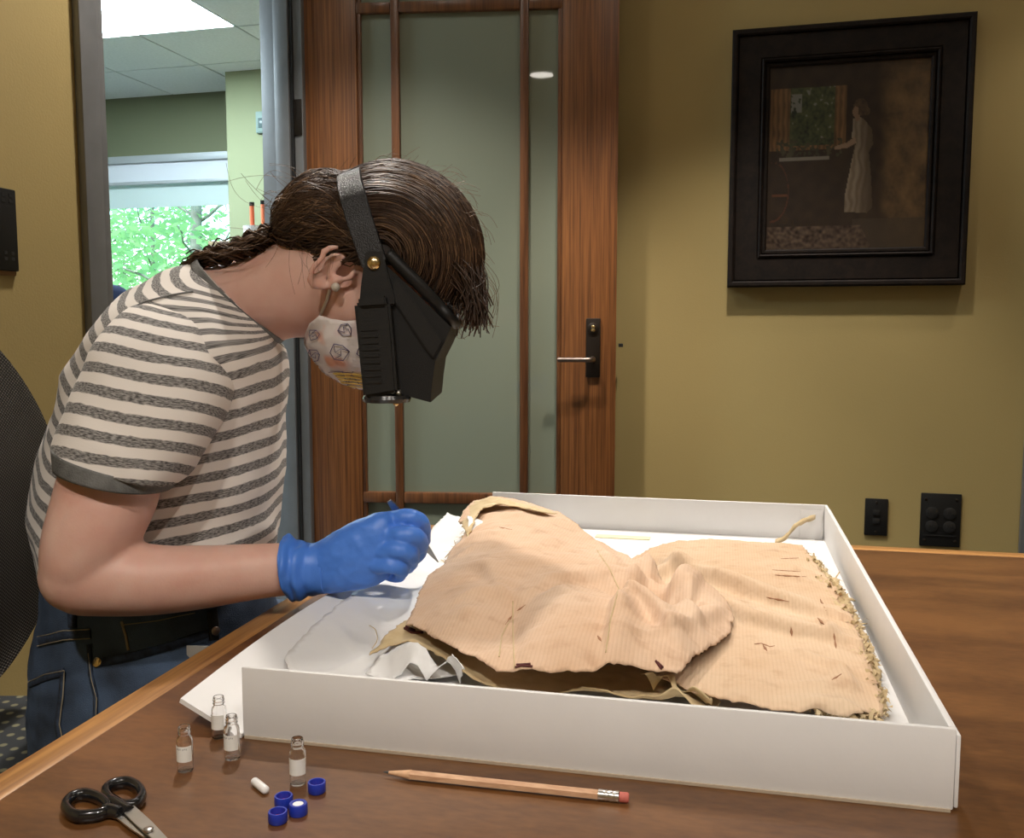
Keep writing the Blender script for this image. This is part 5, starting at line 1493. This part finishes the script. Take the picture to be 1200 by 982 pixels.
jpart('stitching', [(46, 746), (75, 739), (107, 737)], 0.0012, M_thread, .0025, .0006)
jpart('stitching', [(46, 757), (75, 750), (107, 748)], 0.0012, M_thread, .0025, .0006)
jpart('side_seam', [(105, 755), (107, 790), (113, 815), (112, 860)], 0.006, M_denim_d)
jpart('stitching', [(105, 765), (109, 795), (115, 818), (113, 860)], 0.0010, M_thread, .0025, .0006)
jpart('back_pocket', [(31, 803), (55, 793), (76, 787)], 0.010, M_denim_d)
jpart('back_pocket', [(75, 788), (73, 815), (68, 848), (72, 870)], 0.009, M_denim_d)
jpart('stitching', [(36, 799), (55, 790), (78, 785), (76, 815), (72, 848), (76, 870)], 0.0011, M_thread, .0028, .0006)
jpart('front_pocket_edge', [(118, 776), (160, 768), (200, 757), (244, 742)], 0.010, M_denim_d)
jpart('coin_pocket', [(143, 728), (148, 745), (151, 762)], 0.003, M_thread, .0015, .0006)
jpart('stitching', [(143, 732), (185, 727), (228, 718)], 0.0010, M_thread, .002, .0006)
jpart('belt_loop', [(86, 712), (87, 735)], 0.011, M_denim_d, .003, .002)
rv, rn = cast(jb, 115, 776, 0.001)
if rv is not None:
    v, f = disc_on(rv, rn, 0.0055, 0.002, 18); mesh('rivet', v, f, M_brass, jeans, True, auto=40)
# badge and reel clipped at the waist
cb, cn = cast(jb, 247, 735, 0.004)
if cb is not None:
    bg = empty('name_badge', cb, 'white card badge on a dark clip hanging at the jeans waist', 'badge')
    r_ = strip_on(jb, [(247, 713), (249, 730), (250, 750)], 0.013, 0.004, 0.001); mesh('strap', r_[0], r_[1], M_black, bg, True)
    c2, n2_ = cast(jb, 250, 739, 0.006); v, f = disc_on(c2, n2_, 0.0052, 0.002, 18); mesh('snap_button', v, f, M_metal, bg, True, auto=40)
    c3, n3_ = cast(jb, 230, 764, 0.005)
    boxo('card', c3 - Vector((0.012, 0.0005, 0.022)), Vector((0.036, 0.002, -.002)), Vector((0, 0.001, 0)), Vector((0, 0, 0.030)), plain('badge_card', (0.5, 0.49, 0.47), 0.4), bg, 0.0003)

# --- gloved hand
parts = []
pal = [((352, 642), (356, 695), 1.070, .026), ((372, 636), (376, 694), 1.072, .027), ((400, 619), (402, 692), 1.066, .027), ((430, 605), (434, 687), 1.062, .025), ((452, 600), (452, 678), 1.062, .021), ((462, 606), (460, 668), 1.066, .014)]
parts.append(loft(limb(pal, 20, 28, 2.4)))
fing = {
 'index':  [(452, 612, 1.072), (480, 607, 1.064), (493, 615, 1.075), (495, 634, 1.098), (489, 647, 1.112)],
 'middle': [(452, 629, 1.054), (478, 627, 1.045), (491, 634, 1.058), (489, 650, 1.082), (477, 656, 1.100)],
 'ring':   [(448, 646, 1.046), (469, 645, 1.038), (481, 651, 1.050), (478, 664, 1.074), (464, 664, 1.090)],
 'pinky':  [(440, 662, 1.044), (459, 663, 1.036), (470, 667, 1.046), (466, 675, 1.066), (452, 672, 1.080)]}
for nm, pts in fing.items():
    r0 = {'index': .0112, 'middle': .0110, 'ring': .0104, 'pinky': .0092}[nm]
    P = [W(*p) for p in pts]
    parts.append(tube(catmull(P, 22), [r0 * (1.0 - 0.012 * k + (0.06 if 8 <= k <= 12 else 0)) for k in range(22)], 14))
    parts.append(ellipsoid(P[-1], (Vector((r0 * .8, 0, 0)), Vector((0, r0 * .8, 0)), Vector((0, 0, r0 * .8))), 12, 8))
P = [W(395, 640, 1.095), W(430, 632, 1.118), W(462, 632, 1.124), W(486, 642, 1.120)]
parts.append(tube(catmull(P, 16), [.017 - .0004 * k for k in range(16)], 14)); parts.append(ellipsoid(P[-1], (Vector((.0105, 0, 0)), Vector((0, .0105, 0)), Vector((0, 0, .0105))), 12, 8))
gV, gF = voxel(*merge(*parts), 0.0020, 4, 0.5)
tmpb = bpy.data.meshes.new('t'); tmpb.from_pydata([tuple(v) for v in gV], [], gF); tmpb.update()
gV = [v.co + v.normal * (0.0010 * (1 - 2 * abs(noise.noise(Vector((v.co.x * 45, v.co.y * 30, v.co.z * 60))))) + 0.0004 * noise.noise(v.co * 160)) for v in tmpb.vertices]; bpy.data.meshes.remove(tmpb)
glove = mesh('glove', gV, gF, M_glove, per, True)
cuffs = limb([((330, 630), (340, 699), 1.064, .0355), ((336, 630), (345, 702), 1.066, .0365), ((343, 632), (350, 699), 1.068, .0335), ((350, 635), (356, 700), 1.069, .034), ((357, 635), (362, 697), 1.070, .0305), ((364, 638), (367, 697), 1.071, .0295), ((370, 637), (374, 695), 1.072, .0285), ((380, 633), (383, 694), 1.071, .0275)], 40, 64, 2.1)
cuffs = crease(cuffs, 0.0036, lambda p, s, k: (1 - s) * (1.2 * math.sin(p.x * 330 + 3 * noise.noise(p * 40)) * 0.5 + 1.6 * noise.noise(Vector((p.x * 60, p.y * 50, p.z * 50)))))
V, Fc = loft(cuffs, False)
cu = mesh('glove_cuff', V, Fc, M_glove, glove, True); md = cu.modifiers.new('t', 'SOLIDIFY'); md.thickness = 0.0012; md.offset = 0
r_ = strip_on(bvh_of(V, Fc), [(366, 640), (369, 668), (372, 693)], 0.002, 0.0004, 0.0008)

# --- tweezers in the hand
tw = empty('tweezers', W(512, 657, 1.135), 'fine steel tweezers held in the blue gloved hand', 'tweezers')
pT, pB = W(513.5, 658.5, 1.140), W(456, 587, 1.090)
ax_ = (pB - pT).normalized()
sd_ = ax_.cross(Vector((0, 1, 0))).normalized()
dpv = ax_.cross(sd_).normalized()
for sgn, nm in ((-1, 'arm'), (1, 'arm')):
    V = []
    LT = (pB - pT).length
    for s, w_, op in ((0, .0006, .0002), (.12, .0022, .0012), (.3, .0040, .0024), (.5, .0046, .0032), (.75, .0040, .0026), (.95, .0036, .0008), (1.0, .0026, .0004)):
        c_ = pT + ax_ * (LT * s) + dpv * (sgn * op)
        V += [c_ - sd_ * w_, c_ + sd_ * w_, c_ + sd_ * w_ + dpv * sgn * .0009, c_ - sd_ * w_ + dpv * sgn * .0009]
    Fc = [(i * 4 + k, i * 4 + (k + 1) % 4, i * 4 + 4 + (k + 1) % 4, i * 4 + 4 + k) for i in range(6) for k in range(4)] + [(0, 1, 2, 3), (24, 25, 26, 27)]
    mesh(nm, V, Fc, M_metal, tw, False)

# --- cloth face mask: inflated outline, two halves meeting at the front seam
mo = [(357, 392), (362, 380), (374, 370), (388, 374), (404, 376), (420, 375), (436, 374), (450, 372), (470, 400), (474, 430), (452, 456), (436, 457), (418, 455), (398, 448), (380, 437), (366, 420), (358, 405)]
nsil = (9, 16)
V, Fc = [], []
poly = interp_px(mo + [mo[0]], 2.5)[:-1]
gp = [(x + (2 if (int(y) // 4) % 2 else 0), y) for x in range(352, 480, 4) for y in range(368, 460, 4) if in_poly(x, y, poly)]
gp = [g for g in gp if min((g[0] - p[0]) ** 2 + (g[1] - p[1]) ** 2 for p in poly) > 4]
n_ = len(poly)
res = delaunay_2d_cdt([Vector(p) for p in poly + gp], [(i, (i + 1) % n_) for i in range(n_)], [list(range(n_))], 1, 1e-6)
sil = interp_px(mo[9:] + [mo[0]], 1.5)
sides = []
for sgn in (-1, 1):
    vs = []
    for p in res[0]:
        d = min(math.hypot(p.x - s[0], p.y - s[1]) for s in sil)
        g = min(1.0, d / 52.0)
        dep = 0.064 * (1 - (1 - g) ** 2.2) ** 0.55 + 0.0012 * noise.noise(Vector((p.x * .09, p.y * .09, 1)))
        vs.append(W(p.x, p.y, YH + sgn * max(dep, 0.0005)))
    sides.append((vs, [tuple(t) for t in res[2]]))
mV, mF = merge(*sides)
bm = bmesh.new(); bvs = [bm.verts.new(v) for v in mV]
for q in mF:
    try: bm.faces.new([bvs[i] for i in q])
    except ValueError: pass
bmesh.ops.remove_doubles(bm, verts=bm.verts, dist=0.0016); bmesh.ops.recalc_face_normals(bm, faces=bm.faces)
bm.verts.index_update(); mV = [v.co.copy() for v in bm.verts]; mF = [tuple(v.index for v in f.verts) for f in bm.faces]; bm.free()
M_mask, nt, b = newmat('printed_cotton')
tc = N(nt, 'ShaderNodeTexCoord'); n1 = N(nt, 'ShaderNodeTexNoise'); n1.inputs['Scale'].default_value = 26; n1.inputs['Detail'].default_value = 1
nt.links.new(tc.outputs['Object'], n1.inputs['Vector'])
r = N(nt, 'ShaderNodeValToRGB'); e = r.color_ramp.elements
e[0].position = 0.32; e[0].color = (0.62, 0.30, 0.20, 1); e[1].position = 0.42; e[1].color = (0.64, 0.58, 0.55, 1)
q = e.new(0.60); q.color = (0.64, 0.58, 0.55, 1); q = e.new(0.70); q.color = (0.60, 0.42, 0.42, 1)
nt.links.new(n1.outputs['Fac'], r.inputs[0]); nt.links.new(r.outputs[0], b.inputs['Base Color']); b.inputs['Roughness'].default_value = 0.85
mask = mesh('face_mask', mV, mF, M_mask, per, True); md = mask.modifiers.new('t', 'SOLIDIFY'); md.thickness = 0.0015; md.offset = 1
mbv = bvh_of(mV, mF)
M_print = plain('print_indigo', (0.075, 0.06, 0.14), 0.85)
M_yel = plain('print_yellow', (0.62, 0.44, 0.10), 0.85)
def mprint(name, line, w_, mat):
    r_ = strip_on(mbv, line, w_, 0.0018, 0.0002)
    if r_: mesh(name, r_[0], r_[1], mat, mask, True)
# faceted crystal outlines printed on the cloth
for (cx, cy, rr_, sd) in ((398, 412, 11, 1), (369, 392, 7, 2), (369, 416, 9, 3), (405, 386, 9, 4), (428, 412, 9, 5), (433, 434, 6, 6)):
    rq = random.Random(sd); k = 6
    ps_ = [(cx + rr_ * rq.uniform(.75, 1.15) * math.cos(6.283 * i / k + sd), cy + rr_ * rq.uniform(.75, 1.1) * math.sin(6.283 * i / k + sd)) for i in range(k)]
    ins = [(cx + rr_ * .4 * math.cos(6.283 * i / 3 + sd), cy + rr_ * .4 * math.sin(6.283 * i / 3 + sd)) for i in range(3)]
    mprint('printed_crystal', ps_ + [ps_[0]], 0.0009, M_print)
    mprint('printed_crystal', ins + [ins[0]], 0.0007, M_print)
    for i in range(3): mprint('printed_crystal', [ins[i], ps_[(2 * i + 1) % k]], 0.0007, M_print)
for q in range(5): mprint('printed_patch', [(392 + 3 * q, 437 + 3.4 * q), (412, 437 + 3.6 * q), (432 - q, 441 + 3 * q)], 0.0040, M_yel)
mprint('printed_crystal', [(386, 435), (398, 434), (412, 436), (422, 450)], 0.0008, M_print)
mprint('printed_crystal', [(402, 434), (408, 450), (414, 434)], 0.0008, M_print)
M_elastic = plain('white_elastic', (0.72, 0.70, 0.67), 0.8)
hb = bvh_of(*merge((bV, bF), (mV, mF)))
for ln_ in ([(388, 340), (384, 352), (376, 370)], [(430, 330), (431, 350), (431, 376)]):
    r_ = strip_on(hb, ln_, 0.004, 0.0022, 0.0008)
    if r_: mesh('ear_loop', r_[0], r_[1], M_elastic, mask, True)

# --- hair: dense base shell, then strands laid over it
def hpx(px, py):
    """side view pixel -> head coordinates (f, u)"""
    d = W(px, py, YH) - HC
    return d.dot(F3), d.dot(U3)
hs_parts = [EL(H(.006, -.002), .105, .098, .083, 44, 30), ellipsoid(W(362, 260, YH), (Vector((.038, 0, .014)), Vector((0, .050, 0)), Vector((-.012, 0, .036))), 24, 16), ellipsoid(W(385, 255, YH), (Vector((.05, 0, 0)), Vector((0, .065, 0)), Vector((0, 0, .050))), 24, 16)]
hV, hF = voxel(*merge(*hs_parts), 0.004, 6, 0.5)
hairline = [(620, 420), (558, 388), (540, 370), (520, 349), (498, 328), (470, 316), (440, 318), (420, 312), (402, 302), (388, 302), (372, 306), (345, 304), (300, 296), (200, 300)]
def hl_y(px):
    for a_, b_ in zip(hairline[:-1], hairline[1:]):
        if b_[0] <= px <= a_[0]:
            return a_[1] + (b_[1] - a_[1]) * (px - a_[0]) / (b_[0] - a_[0])
    return 300
def to_side(p):
    """world -> side view pixel as if seen at the head's depth plane"""
    cp, sp = math.cos(PITCH), math.sin(PITCH)
    y, z = YH, p[2] - CAMZ
    fw_ = y * cp - z * sp; up_ = y * sp + z * cp
    return 600 + FPX * p[0] / fw_, 491 - FPX * up_ / fw_
keep = []
for q in hF:
    c_ = sum((Vector(hV[i]) for i in q), Vector()) / len(q)
    x_, y_ = to_side(c_)
    if y_ < hl_y(x_): keep.append(q)
hair = mesh('hair', hV, keep, M_hair_base, per, True)
hbv = bvh_of(hV, hF)
def on_hair(px, py, sgn, lift):
    """point of the hair surface at a side view position, on the near (-1) or far (+1) half"""
    p = W(px, py, YH)
    h = hbv.ray_cast(Vector((p.x, YH + sgn * 0.4, p.z)), Vector((0, -sgn, 0)))
    if h[0] is None:
        n_ = hbv.find_nearest(Vector((p.x, YH, p.z)))
        return n_[0] + n_[1] * lift
    nn = h[1]
    return h[0] + nn * lift
def strands(paths, r_, mat, name, parent):
    V, Fc = [], []
    for pts, rad in paths:
        v, f = tube(pts, rad, 3, False)
        o_ = len(V); V += v; Fc += [tuple(i + o_ for i in q) for q in f]
    o = mesh(name, V, Fc, mat, parent, True); o['kind'] = 'stuff'
    return o
hp = random.Random(21)
def arcs(n, sgn):
    out = []
    for k in range(n):
        rho = 18 + 118 * math.sqrt(hp.random())           # concentric about the visor pivot
        a0 = math.radians(hp.uniform(98, 122)); a1 = math.radians(hp.uniform(-34, 20))
        lift = hp.uniform(-.001, .0045); w_ = hp.uniform(-6, 6); ph_ = hp.random() * 6
        pts = []
        for i in range(13):
            t = i / 12; an = a0 + (a1 - a0) * t
            q = rho + w_ * math.sin(3 * t + ph_)
            x, y = 452 + q * 0.97 * math.cos(an), 308 - q * 0.93 * math.sin(an)
            if y > hl_y(x) + 6: break
            pts.append(on_hair(x, y, sgn, lift + 0.002 * math.sin(math.pi * t)))
        if len(pts) > 3: out.append((pts, [0.0006 + 0.0004 * math.sin(math.pi * i / len(pts)) for i in range(len(pts))]))
    return out
def backs(n, sgn):
    out = []
    for k in range(n):
        t0 = hp.random()
        x0, y0 = 408 + 34 * t0 + hp.gauss(0, 3), 212 + 90 * t0
        x1, y1 = 330 + hp.gauss(0, 12), 268 + hp.gauss(0, 15)
        lift = hp.uniform(-.001, .006); b_ = hp.gauss(0, 14) - 22 * (1 - t0); ph_ = hp.random() * 6; wob_ = hp.uniform(0, 5)
        pts = []
        for i in range(13):
            t = i / 12
            x = x0 + (x1 - x0) * t; y = y0 + (y1 - y0) * t + b_ * math.sin(math.pi * t) + wob_ * math.sin(7 * t + ph_)
            if y > hl_y(x) + 4: y = hl_y(x) + 4
            pts.append(on_hair(x, y, sgn, lift + 0.003 * math.sin(math.pi * t)))
        out.append((pts, [0.0006 + 0.0004 * math.sin(math.pi * i / 13) for i in range(13)]))
    return out
strands(arcs(900, -1) + arcs(350, 1), 0, M_hair, 'strands', hair)
strands(arcs(260, -1) + arcs(60, 1), 0, M_hair_l, 'strands', hair)
strands(backs(650, -1) + backs(250, 1), 0, M_hair, 'strands', hair)
strands(backs(230, -1), 0, M_hair_l, 'strands', hair)
# braid falling from the nape over the collar
bc_ = catmull([W(330, 268, YH - .01), W(305, 280, YH - .012), W(280, 290, YH - .01), (W(255, 298, YH)), W(232, 304, YH + .02), W(215, 316, YH + .04)], 40)
paths = []
for k in range(260):
    ph_ = hp.choice((0, 2.094, 4.189)); j1, j2, j3 = hp.gauss(0, .003), hp.gauss(0, .003), hp.gauss(0, .003)
    pts = []
    s0 = hp.randrange(0, 12); s1 = hp.randrange(26, 40)
    for i in range(s0, s1):
        t = i / 39; rad = 0.013 * (1 - 0.65 * t)
        a = ph_ + t * 16
        pts.append(Vector(bc_[i]) + Vector((j1, rad * math.sin(a) + j2, rad * 0.8 * math.sin(2 * a) * .5 + rad * .6 * math.cos(a) + j3)))
    paths.append((pts, [0.0011] * len(pts)))
strands(paths[:190], 0, M_hair, 'braid', hair); strands(paths[190:], 0, M_hair_l, 'braid', hair)
# flyaways
paths = []
def fly(x0, y0, x1, y1, bend, r_=0.00035):
    pts = []
    Y_ = YH + hp.uniform(-.06, .03)
    for i in range(12):
        t = i / 11
        nx, ny = -(y1 - y0), (x1 - x0); L = math.hypot(nx, ny)
        pts.append(W(x0 + (x1 - x0) * t + nx / L * bend * math.sin(math.pi * t), y0 + (y1 - y0) * t + ny / L * bend * math.sin(math.pi * t), Y_))
    paths.append((pts, [r_] * 12))
for k in range(70):
    a = math.radians(hp.uniform(-20, 200)); r0_, r1_ = hp.uniform(85, 98), hp.uniform(100, 122)
    a2 = a - math.radians(hp.uniform(5, 45))
    fly(463 + r0_ * math.cos(a), 288 - r0_ * math.sin(a), 463 + r1_ * math.cos(a2), 288 - r1_ * math.sin(a2), hp.uniform(-12, 12), 0.00028)
for k in range(40):
    fly(345 + hp.gauss(0, 14), 235 + hp.gauss(0, 14), 330 + hp.gauss(0, 34), 225 + hp.gauss(0, 26), hp.uniform(-18, 18), 0.00028)
for k in range(11):
    x = hp.uniform(315, 385); x1_ = x + hp.uniform(-18, 10); y1_ = hp.uniform(312, 345); bn_ = hp.uniform(-7, 7); pts = []
    for i in range(10):
        t = i / 9
        q_, _n = cast(body_bvh, x + (x1_ - x) * t + bn_ * math.sin(math.pi * t), 286 + (y1_ - 286) * t, 0.0005)
        if q_ is not None: pts.append(q_)
    if len(pts) > 4: paths.append((pts, [0.00014] * len(pts)))
for k in range(46):
    fly(548 + hp.gauss(0, 12), 345 + hp.gauss(0, 20), 552 + hp.gauss(0, 16), 380 + hp.gauss(0, 8), hp.uniform(-16, 16), 0.00035)
for k in range(8):
    fly(565, 315 + hp.gauss(0, 10), 560 + hp.gauss(0, 14), 375 + hp.gauss(0, 8), hp.uniform(-26, -8), 0.0003)
for k in range(10):
    fly(300 + hp.gauss(0, 8), 282 + hp.gauss(0, 6), 240 + hp.gauss(0, 10), 290 + hp.gauss(0, 8), hp.uniform(-14, 6), 0.00035)
strands(paths, 0, M_hair_l, 'flyaway_strands', hair)
# soft locks hanging over the temple
paths = []
for k in range(200):
    x0 = hp.uniform(520, 568); y0 = hp.uniform(300, 335) 
    pts = []
    x1 = 556 + hp.gauss(0, 9) ; y1 = 370 + hp.gauss(0, 10)
    Y_ = YH - 0.07 + 0.09 * hp.random()
    for i in range(10):
        t = i / 9
        p = W(x0 + (x1 - x0) * t + 6 * math.sin(math.pi * t), y0 + (y1 - y0) * t, YH)
        q = on_hair(x0, y0, -1, 0)
        pts.append(Vector((p.x, q.y * (1 - t) + Y_ * t, p.z)))
    paths.append((pts, [0.0009] * 10))
strands(paths, 0, M_hair, 'temple_locks', hair)

# ------------------------------------------------------------------ magnifier visor worn on the head
vis = empty('magnifier_visor', W(452, 315, YH), 'black head worn magnifier visor with a vinyl headband and side loupe', 'magnifier')
HW_ = 0.088
riv = (452, 315); top = (414, 205)
V, Fc = [], []
nb = 48
wd = Vector(W(100 + 30, 100 - 11, YH)) - Vector(W(100, 100, YH)); wd.normalize()
for i in range(nb + 1):
    t = math.pi * i / nb
    s = math.sin(t) ** 0.75
    p = W(riv[0] + (top[0] - riv[0]) * s, riv[1] + (top[1] - riv[1]) * s, YH)
    y = YH - (HW_ + .006) * math.copysign(abs(math.cos(t)) ** 0.8, math.cos(t))
    p = Vector((p.x, y, p.z))
    out = (p - HC); out -= wd * out.dot(wd); out.normalize()
    for w_, h_ in ((-.0150, 0), (.0150, 0), (.0138, .0026), (-.0138, .0026)):
        V.append(p + wd * w_ + out * h_)
for i in range(nb):
    for k in range(4): Fc.append((i * 4 + k, i * 4 + (k + 1) % 4, i * 4 + 4 + (k + 1) % 4, i * 4 + 4 + k))
Fc += [(0, 1, 2, 3), tuple(range(nb * 4, nb * 4 + 4))]
mesh('headband', V, Fc, M_leather, vis, True, auto=50)
def extr(poly, ya, yb, name, mat, parent=vis, bev=0.0015):
    """a side profile given real thickness across the head"""
    bm = bmesh.new()
    A = [bm.verts.new(W(x, y, YH) + Y3 * (ya)) for x, y in poly]; B = [bm.verts.new(W(x, y, YH) + Y3 * (yb)) for x, y in poly]
    n_ = len(poly)
    bm.faces.new(A); bm.faces.new(B[::-1])
    for i in range(n_): bm.faces.new((A[i], B[i], B[(i + 1) % n_], A[(i + 1) % n_]))
    bmesh.ops.recalc_face_normals(bm, faces=bm.faces)
    if bev: bmesh.ops.bevel(bm, geom=list(bm.edges), offset=bev, segments=2, affect='EDGES')
    return from_bm(name, bm, mat, parent, True, auto=35)
for sgn in (-1, 1):
    y0_, y1_ = sgn * HW_, sgn * (HW_ + 0.005)
    extr([(443, 302), (461, 302), (468, 330), (474, 352), (474, 360), (436, 360), (438, 338)], y0_, sgn * (HW_ + 0.010), 'pivot_arm', M_black)
    rp = W(452, 315, YH) + Y3 * sgn * (HW_ + .010)
    v, f = ellipsoid(rp, (Vector((.0078, 0, 0)), Y3 * .005, Vector((0, 0, .0082))), 18, 10); mesh('rivet', v, f, M_brass, vis)
# hood: side cheeks and a curved front, open toward the face
prof = [(470, 322), (500, 350), (533, 383), (526, 400), (516, 420), (513, 442), (511, 464), (490, 458), (472, 452)]
V, Fc = [], []
ns = 25
def hood_pt(px, py, q):
    """q from -1 near to 1 far; front corners rounded"""
    p = W(px, py, YH)
    sq = math.copysign(1 - (1 - abs(q)) ** 1.0, q)
    return Vector((p.x, YH + HW_ * sq, p.z))
front = prof[2:]
for (x, y) in front:
    for i in range(ns):
        q = 2 * i / (ns - 1) - 1
        k = 1 - abs(q) ** 6 * 0.0
        V.append(hood_pt(x, y, q))
for j in range(len(front) - 1):
    for i in range(ns - 1):
        a = j * ns + i; Fc.append((a, a + 1, a + ns + 1, a + ns))
for sgn in (-1, 1):
    o_ = len(V)
    for (x, y) in [(446, 345), (462, 315)] + prof[:] + [(450, 440)]:
        p = W(x, y, YH); V.append(Vector((p.x, YH + sgn * HW_, p.z)))
    Fc.append(tuple(range(o_, o_ + len(prof) + 3)))
V, Fc = modbake(V, Fc, [('WELD', dict(merge_threshold=0.0004)), ('SOLIDIFY', dict(thickness=0.003, offset=0.0))])
mesh('shade_hood', V, Fc, M_blackm, vis, True, auto=30)
# padded rim over the brow
pts = []
for sgn in (-1, 1):
    for (x, y) in ([(466, 304), (480, 318), (500, 338), (520, 360), (534, 377)] if sgn < 0 else [(534, 377), (520, 360), (500, 338), (480, 318), (466, 304)]):
        p = W(x, y, YH); k = (x - 466) / 68.0
        pts.append(Vector((p.x, YH + sgn * (HW_ + .003) * (1 - 0.28 * k ** 3), p.z)))
v, f = tube(catmull(pts, 48), 0.0070, 10); mesh('padded_rim', v, f, M_black, vis)
for sgn in (-1, 1):
    ya, yb = sgn * (HW_ + .001), sgn * (HW_ + .016)
    extr([(473, 330), (480, 336), (526, 398), (515, 418), (505, 405), (470, 352)], ya, sgn * (HW_ + .005), 'stiffener', M_black)
# loupe housing on the near side with its swing lens
lb_ = extr([(432, 358), (470, 356), (474, 400), (478, 453), (442, 459), (437, 410)], -(HW_ - .004), -(HW_ + .020), 'loupe_housing', M_black, vis, 0.003)
extr([(437, 352), (466, 350), (467, 361), (438, 363)], -(HW_ + .002), -(HW_ + .024), 'housing_latch', M_black, lb_, 0.002)
for k in range(9):
    yy = 385 + k * 7
    extr([(440 + k * .6, yy), (457 + k * .6, yy - .6), (457 + k * .6, yy + 2), (440 + k * .6, yy + 2.6)], -(HW_ + .0195), -(HW_ + .0212), 'grip_rib', M_black, lb_, 0)
lc = W(464, 461, YH) + Y3 * -(HW_ - .005)
v, f = lathe([(.026, -.004), (.0275, 0), (.026, .004), (.022, .004), (.0215, 0), (.022, -.004), (.026, -.004)], 32, lc); mesh('loupe_ring', v, f, M_black2, vis, True, auto=40)
v, f = lathe([(.0213, -.001), (.012, .002), (.001, .003), (.001, -.003), (.012, -.0025)], 28, lc); mesh('loupe_lens', v, f, M_glass, vis, True)
v, f = tube([W(476, 452, YH) + Y3 * -(HW_ + .004), W(478, 458, YH) + Y3 * -(HW_ + .004)], 0.004, 12); mesh('lens_pin', v, f, M_metal, vis)
v, f = ellipsoid(W(475, 466, YH) + Y3 * -(HW_ + .006), (Vector((.003, 0, 0)), Y3 * .003, ez * .003), 12, 8); mesh('lens_screw', v, f, M_brass, vis)
